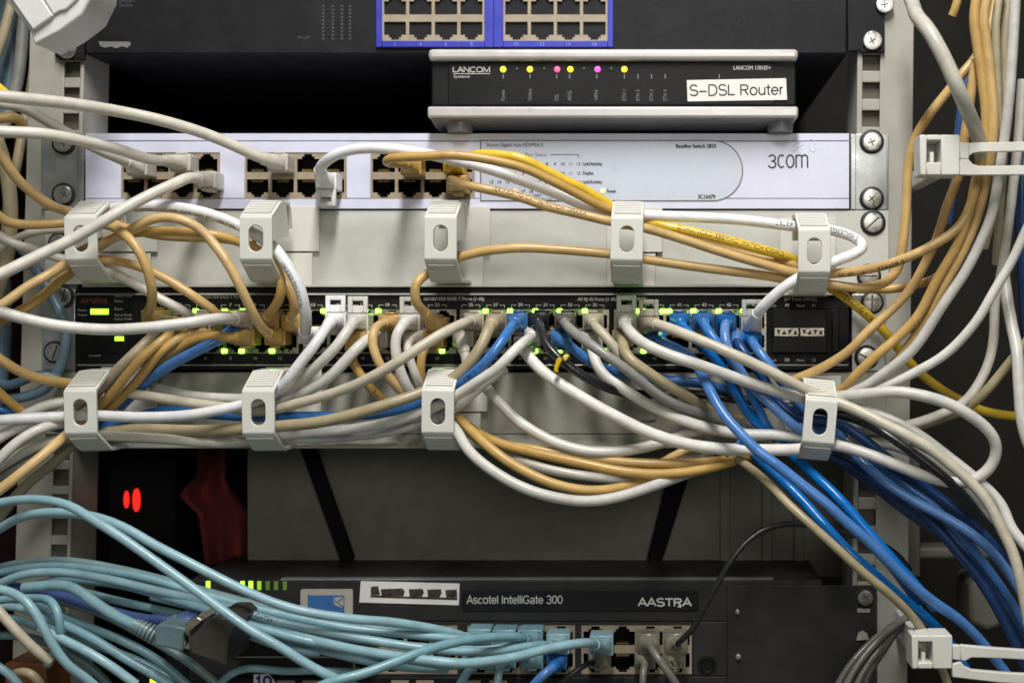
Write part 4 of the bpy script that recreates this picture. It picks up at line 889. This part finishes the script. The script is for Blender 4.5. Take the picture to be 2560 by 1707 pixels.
cab('orange', 22, [(1640,1164),(1672,1146),(1711,1126),(1750,1106)], [32,34,34,30], 'short visible piece of orange cable rising behind the bright white sweep')
cab('white', 27, [(1060,1000),(1094,1030),(1138,1070),(1171,1125),(1231,1176),(1314,1222),(1389,1244),(1463,1253),(1538,1244),(1627,1217),(1702,1190),(1770,1165)], [26,32,46,58,66,70,70,68,64,56,44,30], 'white cable hanging lowest under the panel in a wide arc')
cab('dustwhite', 24, [(1160,1070),(1210,1110),(1300,1151),(1389,1177),(1478,1190),(1553,1196),(1640,1188),(1710,1148),(1780,1132)], [22,28,34,38,38,34,28,26,22], 'grey white cable showing between the sagging orange ones')
cab('bright', 27, [(818,815),(784,866),(754,903),(718,952),(686,983),(645,1002),(602,1014),(551,1024),(477,1037),(357,1043),(241,1038),(200,1038),(158,1040),(74,1044),(0,1050),(-60,1055)], [36,47,48,48,44,42,42,44,46,46,44,42,44,50,54,56], 'bright white cable from port 15 running left through two lower ring clips', plug=(836,796,'loop','bright',False))
cab('white', 26, [(878,814),(840,868),(787,920),(739,961),(700,986),(645,996),(602,997),(506,991),(441,982),(380,965)], [37,45,44,38,34,30,28,24,18,12], 'white cable from port 17 running just below its brighter neighbour', plug=(892,798,'loop','white',False))
cab('white', 28, [(914,851),(873,891),(829,937),(769,976),(724,994),(688,1006),(645,1014),(600,1018),(540,1022)], [36,42,42,38,34,30,26,20,16], 'white cable from a lower port curving left into the second lower ring clip', plug=(940,848,'short','white',True))
cab('cream', 26, [(1160,808),(1097,839),(1037,877),(977,916),(888,963),(799,994),(739,1009),(688,1022),(645,1028),(602,1024),(566,1017),(506,1011),(417,997),(334,985),(270,975)], [38,50,56,58,54,48,44,40,36,34,34,32,30,26,20], 'cream glossy cable from port 25 stretched in front of the orange ones', plug=(1182,798,'short','cream',False))
cab('tan', 29, [(1222,822),(1203,866),(1164,920),(1138,944),(1094,966),(1046,985),(977,1007),(888,1032),(799,1053),(688,1066),(645,1070),(602,1074),(477,1077),(357,1074),(280,1080),(200,1085)], [38,44,46,44,44,48,52,54,52,44,42,38,34,32,26,20], 'tan cable from port 27 running left below the others', plug=(1239,798,'ribbed','tan',False))
cab(B, 25, [(1276,820),(1246,866),(1201,919),(1138,966),(1094,990),(1046,1011),(977,1029),(888,1039),(799,1040),(688,1041),(602,1040),(477,1030),(417,1026),(330,1045),(253,1068),(200,1075),(100,1062)], [37,48,50,42,38,34,34,32,30,28,24,20,20,22,24,24,24], 'blue cable from port 29 going left behind the cream and tan ones', plug=(1292,797,'short','blue',False), texts=(('E188131 24AWG', (1165,945), 2.0, 'ink', False, .1),))
cab('white', 26, [(1316,850),(1285,877),(1240,924),(1210,943),(1138,990),(1094,1014),(1046,1034),(977,1056),(888,1072),(799,1080),(700,1086),(640,1088)], [38,54,56,54,48,44,42,42,40,34,28,26], 'white cable from a lower port slanting left below the blue one', plug=(1335,838,'short','white',True))
cab('white', 24, [(1262,925),(1215,955),(1174,991),(1135,1022),(1094,1045),(1046,1062),(960,1082),(860,1092),(740,1096),(650,1096)], [26,36,40,38,32,26,22,20,20,20], 'white cable half hidden under the slanting white one at the third lower ring clip')
cab('orange', 23, [(940,818),(931,838),(931,862),(945,904),(977,949),(1007,982),(1040,1020)], [36,40,41,42,38,32,26], 'orange cable dropping from port 19 behind the cream one', plug=(972,802,'short','orange',False))
cab('orange', 22, [(873,862),(882,904),(906,943),(936,979),(960,1003),(1000,1040)], [32,34,34,30,26,18], 'orange cable printed with small black letters dropping from a lower port', plug=(892,843,'ribbed','orange',True), texts=(('1Sept M', (925,968), 2.0, 'ink', False, 0),))
cab('white', 26, [(1004,816),(990,838),(989,885),(1007,943),(1024,978),(1050,1010)], [36,38,38,36,32,24], 'white cable dropping straight from port 21', plug=(1022,799,'loop','white',False))
cab('dustwhite', 22, [(1018,862),(1022,892),(1038,936),(1054,970)], [30,32,32,26], 'off white cable dropping from the lower port right of port 21', plug=(1030,848,'short','dustwhite',True))
cab('orange', 22, [(1056,880),(1050,919),(1056,952)], [30,30,26], 'short orange cable hanging above the third lower ring clip', plug=(1080,848,'short','orange',True))
cab('dustwhite', 24, [(1159,872),(1168,904),(1163,935),(1140,965)], [30,31,28,22], 'off white ribbed plug cable hanging below port 25', plug=(1155,846,'ribbed','dustwhite',True))
# --- upper left
cab('bright', 28, [(196,535),(250,523),(328,517),(417,517),(506,531),(596,563),(640,588),(683,616),(718,663),(748,715),(762,772),(766,806)], [30,34,38,41,41,38,37,41,46,47,43,36], 'bright white printed cable arching over the left part of the upper panel', plug2=(767,838,'short','bright',True), texts=(('ANIXTER AWG 4PR  SHIELDED ETL VERIFIED', (340,519), 2.0, 'ink', False, -.75), ('VERIFIED TO CAT 5e', (712,655), 2.0, 'ink', False, -.6)))
cab('orange', 24, [(196,632),(244,609),(310,588),(372,579),(447,578),(536,585),(596,602),(639,620),(676,647),(700,688),(705,722),(696,752)], [30,34,40,42,44,42,36,32,35,39,40,36], 'orange cable crossing the second upper ring clip and looping down to port 9', plug2=(668,795,'short','orange',False))
cab('orange', 23, [(650,632),(692,672),(722,722),(739,768)], [22,26,30,31], 'orange cable tucked behind the bright white one above port 11', plug2=(725,802,'short','orange',False))
cab('orange', 24, [(-40,785),(9,760),(60,722),(119,690),(164,660),(200,643),(244,620),(283,597),(328,574),(372,551),(417,543),(462,552),(500,571),(530,603),(560,640),(590,692),(618,751),(647,808)], [62,60,54,48,38,34,38,46,52,54,54,54,51,50,52,52,48,38], 'orange cable humping highest over the upper panel and diving to a lower port', plug2=(684,842,'short','orange',True))
cab('orange', 24, [(-40,350),(0,386),(45,451),(89,489),(134,518),(164,528),(200,536),(286,557),(340,575),(400,587),(470,592),(560,597),(640,612)], [70,68,62,56,48,40,36,34,34,32,29,26,20], 'orange cable sloping down from the left edge into the top left ring clip')
cab('orange', 24, [(-40,505),(0,544),(20,558),(74,563),(158,558),(200,555),(268,562),(313,586),(351,632),(372,683),(380,728),(378,760)], [66,62,58,52,42,41,50,58,60,58,54,42], 'orange cable bending in a tight hook down to port 1', plug2=(374,790,'short','orange',False))
cab('orange', 23, [(196,650),(250,650),(298,653),(357,668),(417,695),(477,734),(534,775)], [28,34,38,42,42,41,36], 'orange cable slanting down from the top left ring clip to port 5', plug2=(560,798,'short','orange',False))
cab('dustwhite', 24, [(-30,570),(18,603),(89,626),(161,648),(200,657),(259,673),(328,707),(402,749),(460,778)], [44,40,36,30,28,32,38,40,36], 'off white cable slanting down from the top left ring clip to port 3', plug2=(497,796,'short','dustwhite',False))
cab('dustwhite', 20, [(-30,640),(36,599),(89,579),(131,575),(200,574)], [26,26,26,22,16], 'off white cable rising behind the others left of the top left ring clip')
cab('orange', 24, [(-20,812),(60,772),(104,743),(143,707),(173,683),(210,660)], [54,46,40,34,26,18], 'orange cable just under another one at the left of the top left ring clip')
cab('white', 29, [(-60,757),(0,779),(74,800),(149,814),(268,823),(387,817),(477,806),(551,795)], [82,78,72,66,60,56,50,40], 'thick white cable hanging in a shallow arc across the left end of the black switch', plug2=(602,795,'short','dustwhite',False))
cab('steel', 26, [(20,590),(60,628),(100,688),(131,743),(156,790),(166,840),(160,888),(145,928),(112,972),(60,992),(0,1000),(-40,1000)], [4,6,8,10,11,12,12,12,12,14,16,16], 'blue grey cable looping in front of the left rail')
cab('steel', 40, [(-30,620),(4,700),(8,820),(2,930),(-20,1040)], [-20,-20,-20,-20,-20], 'thick blue grey cable hanging at the left edge')
# --- left background
cab('tan', 24, [(110,-40),(96,90),(84,180),(72,260),(56,330),(40,420),(20,520),(14,640)], [-30,-30,-30,-28,-24,-20,-20,-20], 'dull tan cable hanging behind the white duct end')
cab('tan', 24, [(40,-40),(22,40),(8,90),(-10,140)], [-30,-30,-30,-30], 'dull tan cable at the very top left edge')
cab('steel', 60, [(10,-40),(22,60),(30,140),(20,220),(-10,300)], [-60,-60,-60,-60,-60], 'thick dim blue grey hose in the top left background')
cab('grey', 30, [(60,-40),(55,110),(40,220),(10,320),(-20,380)], [-44,-44,-42,-40,-40], 'dull grey cable in the top left background')
cab('yellow', 22, [(-40,190),(0,222),(26,244)], [84,86,88], 'yellow cable end poking in at the left edge above the off white ones')
cab('orange', 26, [(-40,300),(10,295),(40,292),(56,310)], [30,28,24,18], 'orange cable bending behind the off white ones at the left edge')
cab('tan', 34, [(-20,320),(14,420),(26,520),(18,640),(-10,740)], [10,10,8,8,8], 'thick tan cable hanging at the left edge beside the maroon panel')
# --- left lower
cab('tan', 25, [(384,835),(330,886),(283,934),(247,976),(200,1012),(130,1045)], [30,38,38,32,26,20], 'tan grey cable at the top of the bundle fanning into the lower left ring clip', plug=(408,812,'short','tan',False))
cab('orange', 24, [(424,838),(372,879),(328,925),(283,979),(250,1014),(205,1055)], [30,36,38,34,28,20], 'orange cable fanning into the lower left ring clip, first below the tan one', plug=(438,820,'short','orange',False))
cab('orange', 24, [(445,846),(400,880),(357,934),(313,985),(274,1022),(230,1062)], [30,33,30,26,22,16], 'orange cable fanning into the lower left ring clip, second below the tan one', plug=(497,836,'short','orange',True))
cab('orange', 25, [(575,846),(520,840),(477,853),(420,886),(378,921),(330,972)], [28,30,28,26,22,16], 'orange cable lying over the blue one at the left lower ports', plug=(606,843,'short','orange',True))
cab('blue', 27, [(555,846),(492,877),(417,918),(357,963),(300,1015)], [28,32,30,22,14], 'blue cable coming out below the orange plugs at the left', plug=(580,832,'short','blue',True))
cab('orange', 25, [(-40,872),(0,898),(45,928),(104,949),(161,956),(200,962),(250,988)], [60,58,54,48,38,32,24], 'orange cable curving from the left edge into the top of the lower left ring clip')
cab('orange', 23, [(-40,945),(0,985),(30,1012),(70,1040),(120,1064)], [50,48,44,36,26], 'orange cable sinking behind the whites at the left edge')
cab('blue', 18, [(-40,1017),(0,1023),(36,1029),(80,1034),(160,1046),(230,1062)], [46,44,40,34,26,22], 'thin blue cable entering from the left edge above the white one')
cab('white', 24, [(-30,1088),(30,1056),(77,1030),(119,1011),(158,1003),(200,999),(250,990)], [38,40,40,38,34,30,24], 'white cable climbing into the top of the lower left ring clip')
cab('white', 25, [(-40,1122),(0,1093),(60,1064),(110,1054),(165,1050),(215,1050)], [52,50,46,40,32,26], 'white cable at the left edge just below the long bright one')
cab('white', 26, [(-40,1190),(0,1146),(45,1102),(104,1069),(161,1058),(215,1072)], [62,60,56,50,38,28], 'white cable arching up from the left edge into the lower left ring clip')
cab('dustwhite', 26, [(-40,1192),(0,1166),(74,1124),(149,1099),(200,1091),(250,1089),(328,1093),(417,1098),(477,1103),(560,1106),(640,1102)], [52,50,46,38,31,32,36,36,34,30,26], 'off white cable running under the lower left ring clip along the panel lip')
cab('orange', 26, [(-40,1252),(0,1223),(60,1176),(119,1128),(167,1086),(205,1052)], [72,70,66,58,44,32], 'orange cable slanting down left from the lower left ring clip')
cab('grey', 26, [(-40,1222),(0,1194),(60,1157),(120,1125),(180,1096)], [46,44,40,34,26], 'grey cable in the shade above the slanting orange one at the left edge')
cab('tan', 26, [(-30,1330),(18,1267),(74,1204),(134,1157),(180,1112),(220,1082)], [30,30,28,26,22,18], 'beige cable in the shade slanting down left beneath the orange one')
cab('steel', 24, [(-40,940),(20,965),(60,950),(100,935),(150,948)], [16,18,18,16,12], 'blue grey cable crossing the left rail above the lower left ring clip')
# --- teal cables
T = 'teal'
cab(T, 27, [(-40,1266),(30,1251),(89,1246),(140,1252),(179,1264),(238,1300),(298,1338),(387,1401),(477,1466),(551,1523),(626,1577),(709,1623),(769,1660),(829,1690),(900,1720)], [70,74,78,82,86,90,92,94,96,98,100,100,98,96,90], 'teal cable lying in front of all others, running diagonally to the bottom edge')
cab(T, 27, [(-40,1345),(0,1320),(45,1294),(104,1281),(179,1281),(253,1294),(313,1318),(387,1362),(462,1402),(536,1441),(611,1477),(685,1507),(769,1530),(888,1547),(977,1552),(1067,1565),(1140,1582)], [40,44,50,56,62,68,70,72,74,74,74,72,70,64,56,46,36], 'teal cable arching over the green lights to the telephone unit', plug2=(1196,1594,'ribbed','teal',False))
cab(T, 24, [(-40,1440),(0,1430),(74,1416),(164,1415),(268,1428),(372,1449),(477,1478),(566,1502),(685,1532),(829,1559),(948,1577),(1067,1590),(1180,1600),(1216,1602)], [36,38,40,42,44,46,48,50,52,52,50,46,40,34], 'teal cable uppermost in the lower left sheaf', plug2=(1258,1596,'ribbed','teal',False))
cab(T, 25, [(-40,1475),(0,1457),(60,1434),(149,1430),(268,1449),(387,1475),(506,1502),(596,1527),(694,1554),(769,1569),(888,1591),(1007,1613),(1126,1622),(1216,1625),(1290,1612)], [46,48,52,54,56,58,60,62,62,62,60,56,50,44,36], 'teal cable second from the top of the lower left sheaf', plug2=(1322,1598,'ribbed','teal',False), texts=(('CAT5e', (640,1541), 2.2, 'ink', False, .2),))
cab(T, 25, [(60,1470),(149,1450),(298,1462),(417,1493),(536,1529),(630,1562),(739,1592),(858,1617),(977,1641),(1067,1657),(1120,1664)], [30,40,50,58,64,68,70,68,62,50,40], 'teal cable lowest of the long ones reaching the telephone unit', plug2=(1180,1652,'short','teal',True))
cab(T, 28, [(760,1735),(829,1703),(903,1687),(977,1660),(1067,1624),(1156,1601),(1246,1592),(1300,1592)], [100,98,94,88,78,66,50,38], 'teal cable rising from the bottom edge across the others to the ports', plug2=(1326,1596,'ribbed','teal',False))
cab(T, 25, [(380,1490),(540,1528),(700,1562),(820,1585),(940,1600),(1060,1618),(1150,1626),(1255,1625),(1314,1615),(1356,1610)], [44,50,56,58,58,56,52,46,40,36], 'teal cable ending at the rightmost plug of the middle port group', plug2=(1394,1606,'ribbed','teal',False))
cab(T, 28, [(480,1524),(640,1566),(760,1596),(860,1618),(960,1634),(1082,1650),(1156,1657),(1246,1648),(1300,1638),(1359,1622),(1419,1612),(1470,1607)], [54,62,68,73,78,82,80,70,64,56,48,40], 'teal cable sagging then rising to the first plug of the right port group', plug2=(1503,1610,'ribbed','teal',False))
cab(T, 26, [(-40,1468),(0,1472),(45,1487),(83,1523),(113,1577),(143,1627),(173,1666),(209,1690),(245,1720)], [90,92,94,96,96,94,92,88,84], 'teal cable curling downward at the left edge in front')
cab(T, 24, [(-40,1502),(40,1497),(104,1496),(130,1504),(147,1540),(150,1577),(144,1610),(120,1660)], [60,64,70,76,80,80,76,70], 'teal cable bent in a small hook at the lower left')
cab(T, 30, [(60,1468),(149,1463),(185,1470),(238,1508),(298,1544),(340,1562)], [60,66,70,74,78,80], 'teal cable ending in a big ribbed plug at the black coupler')
cab('violet', 27, [(-20,1462),(30,1468),(89,1472),(179,1497),(238,1516),(320,1540),(380,1550)], [40,44,48,54,58,64,68], 'violet cable running to the black coupler behind the teal plug')
cab(T, 25, [(90,1510),(158,1541),(209,1563),(298,1598),(387,1646),(500,1740)], [50,52,54,56,56,54], 'teal cable in the middle of the lower left fan')
cab(T, 26, [(90,1535),(161,1562),(238,1600),(328,1654),(387,1687),(430,1716)], [66,68,70,72,72,70], 'teal cable in the lower left fan just above the lowest')
cab(T, 26, [(100,1570),(161,1600),(223,1633),(283,1669),(340,1710)], [78,80,82,82,80], 'lowest teal cable of the lower left fan')
cab(T, 24, [(-40,1508),(0,1512),(60,1522),(105,1545),(160,1585)], [44,46,48,50,50], 'teal cable entering at the left edge behind the curling one')
cab(T, 22, [(-20,1540),(40,1548),(89,1565),(150,1590)], [34,36,38,40], 'dim teal cable near the left edge behind the cream one')
cab(T, 24, [(209,1480),(298,1503),(387,1522),(477,1543),(560,1568),(640,1590),(674,1604),(739,1625),(799,1630)], [30,36,40,44,50,52,54,54,50], 'dim teal cable passing behind the black coupler')
cab(T, 24, [(170,1580),(260,1620),(350,1655),(520,1745)], [40,42,42,40], 'dim teal cable under the lower left fan')
cab(T, 22, [(530,1740),(565,1692),(610,1672),(660,1673),(709,1678),(799,1674),(900,1680)], [40,44,46,48,48,46,40], 'teal cable lying flat above the 19 label')
cab('cream', 24, [(-40,1480),(0,1530),(45,1580),(89,1624),(125,1652)], [96,98,98,96,92], 'cream cable end slanting down at the lower left edge')
cab(T, 24, [(-30,1650),(0,1668),(30,1690),(60,1730)], [80,80,80,78], 'teal cable in the bottom left corner')
cab('tan', 22, [(40,1682),(60,1677),(88,1688),(108,1725)], [66,70,70,66], 'yellowish cable hooked over the orange brown box')
cab(T, 24, [(1200,1640),(1185,1660),(1168,1680),(1140,1725)], [30,36,38,36], 'teal cable falling from the lower ports to the bottom edge, slanted one', plug=(1222,1655,'short','teal',True))
cab(T, 24, [(1252,1660),(1247,1682),(1240,1730)], [30,36,34], 'teal cable falling straight from the lower ports to the bottom edge', plug=(1262,1652,'short','teal',True))
cab(T, 22, [(1330,1640),(1310,1640)], [22,22], 'short teal stub plugged into the lower row beside the blue plug', plug=(1330,1652,'short','teal',True))
cab(B, 24, [(1382,1668),(1353,1690),(1320,1730)], [34,38,36], 'blue cable from the lower port of the telephone unit to the bottom edge', plug=(1390,1655,'ribbed','blue',True))
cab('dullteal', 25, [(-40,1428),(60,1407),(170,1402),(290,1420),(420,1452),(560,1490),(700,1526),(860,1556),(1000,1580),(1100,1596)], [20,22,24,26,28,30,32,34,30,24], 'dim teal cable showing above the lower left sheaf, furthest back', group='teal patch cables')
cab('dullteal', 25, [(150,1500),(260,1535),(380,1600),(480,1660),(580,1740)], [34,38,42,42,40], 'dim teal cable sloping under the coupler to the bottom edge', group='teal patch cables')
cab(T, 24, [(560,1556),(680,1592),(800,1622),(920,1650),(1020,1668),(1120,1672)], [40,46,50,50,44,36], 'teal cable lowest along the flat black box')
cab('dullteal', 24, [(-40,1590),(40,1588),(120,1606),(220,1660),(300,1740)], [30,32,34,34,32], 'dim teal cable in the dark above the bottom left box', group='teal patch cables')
# --- telephone leads
cab('black', 15, [(1695,1606),(1731,1574),(1752,1532),(1791,1463),(1830,1395),(1860,1359),(1895,1332),(1949,1312),(2009,1310),(2069,1322),(2140,1340),(2203,1359),(2247,1389),(2275,1425)], [28,34,36,38,38,36,34,30,26,22,16,10,8,6], 'thin glossy black lead arching from the telephone unit behind the blue cables', name='telephone_lead', plug=(1690,1606,'short','clear',False), cat='lead', group='telephone leads')
cab('darkgrey', 20, [(1626,1616),(1642,1641),(1672,1681),(1700,1725)], [30,38,40,38], 'grey telephone lead slanting right from the upper clear plug', name='telephone_lead', plug=(1620,1606,'short','clear',False), cat='lead', group='telephone leads')
cab('darkgrey', 18, [(1611,1664),(1607,1690),(1606,1730)], [28,32,32], 'grey telephone lead hanging straight from the lower clear plug', name='telephone_lead', plug=(1612,1654,'short','clear',True), cat='lead', group='telephone leads')
cab('black', 14, [(1480,1654),(1449,1670),(1407,1702),(1380,1740)], [28,34,36,36], 'black lead falling left from the lower port beside the teal plug', name='telephone_lead', plug=(1496,1652,'short','clear',True), cat='lead', group='telephone leads')
cab('clear', 12, [(1688,1668),(1690,1678)], [14,14], 'empty clear connector in the lower right port of the telephone unit', name='telephone_plug', plug=(1688,1652,'short','clear',True), cat='connector')
# big ribbed plug on the teal cable, violet plug, yellow tie
root = empty('cable_plug', W(430, 1595, 82), 'big dull teal plug with a ribbed sleeve pushed into the black coupler', 'plug')
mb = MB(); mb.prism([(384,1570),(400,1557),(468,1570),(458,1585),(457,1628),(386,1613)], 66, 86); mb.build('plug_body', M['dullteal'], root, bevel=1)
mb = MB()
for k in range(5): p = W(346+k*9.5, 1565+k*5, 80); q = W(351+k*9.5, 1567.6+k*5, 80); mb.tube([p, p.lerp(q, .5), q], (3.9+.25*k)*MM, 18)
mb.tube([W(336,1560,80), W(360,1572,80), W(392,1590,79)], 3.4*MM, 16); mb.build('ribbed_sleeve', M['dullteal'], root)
root = empty('cable_plug', W(430, 1550, 66), 'violet blue plug with a ribbed sleeve behind the big teal one', 'plug')
mb = MB(); mb.prism([(432,1545),(440,1539),(477,1545),(470,1562),(432,1560)], 56, 72); mb.build('plug_body', M['violet'], root, bevel=.8)
mb = MB()
for k in range(5): p = W(386+k*9.5, 1548+k*1, 67); q = W(391+k*9.5, 1548.5+k*1, 67); mb.tube([p, p.lerp(q, .5), q], 3.2*MM, 18)
mb.tube([W(378,1547,67), W(410,1550,67), W(440,1553,66)], 2.8*MM, 16); mb.build('ribbed_sleeve', M['violet'], root)
root = empty('cable_tie', W(1395, 900, 52), 'small yellow tie wrapped round the black cable', 'cable tie')
mb = MB(); mb.prism([(1384,927),(1386,915),(1392,896),(1399,893),(1405,899),(1399,912),(1394,924),(1397,929),(1390,931)], 50, 53); mb.build('tail', M['yellow'], root, bevel=.4)
c = [W(1408, 898, 46), W(1412, 891, 52), W(1417, 885, 50)]; mb = MB(); mb.prism([(1406,892),(1412,885),(1422,890),(1417,900),(1411,904)], 42, 54); mb.build('head', M['yellow'], root, bevel=.6)
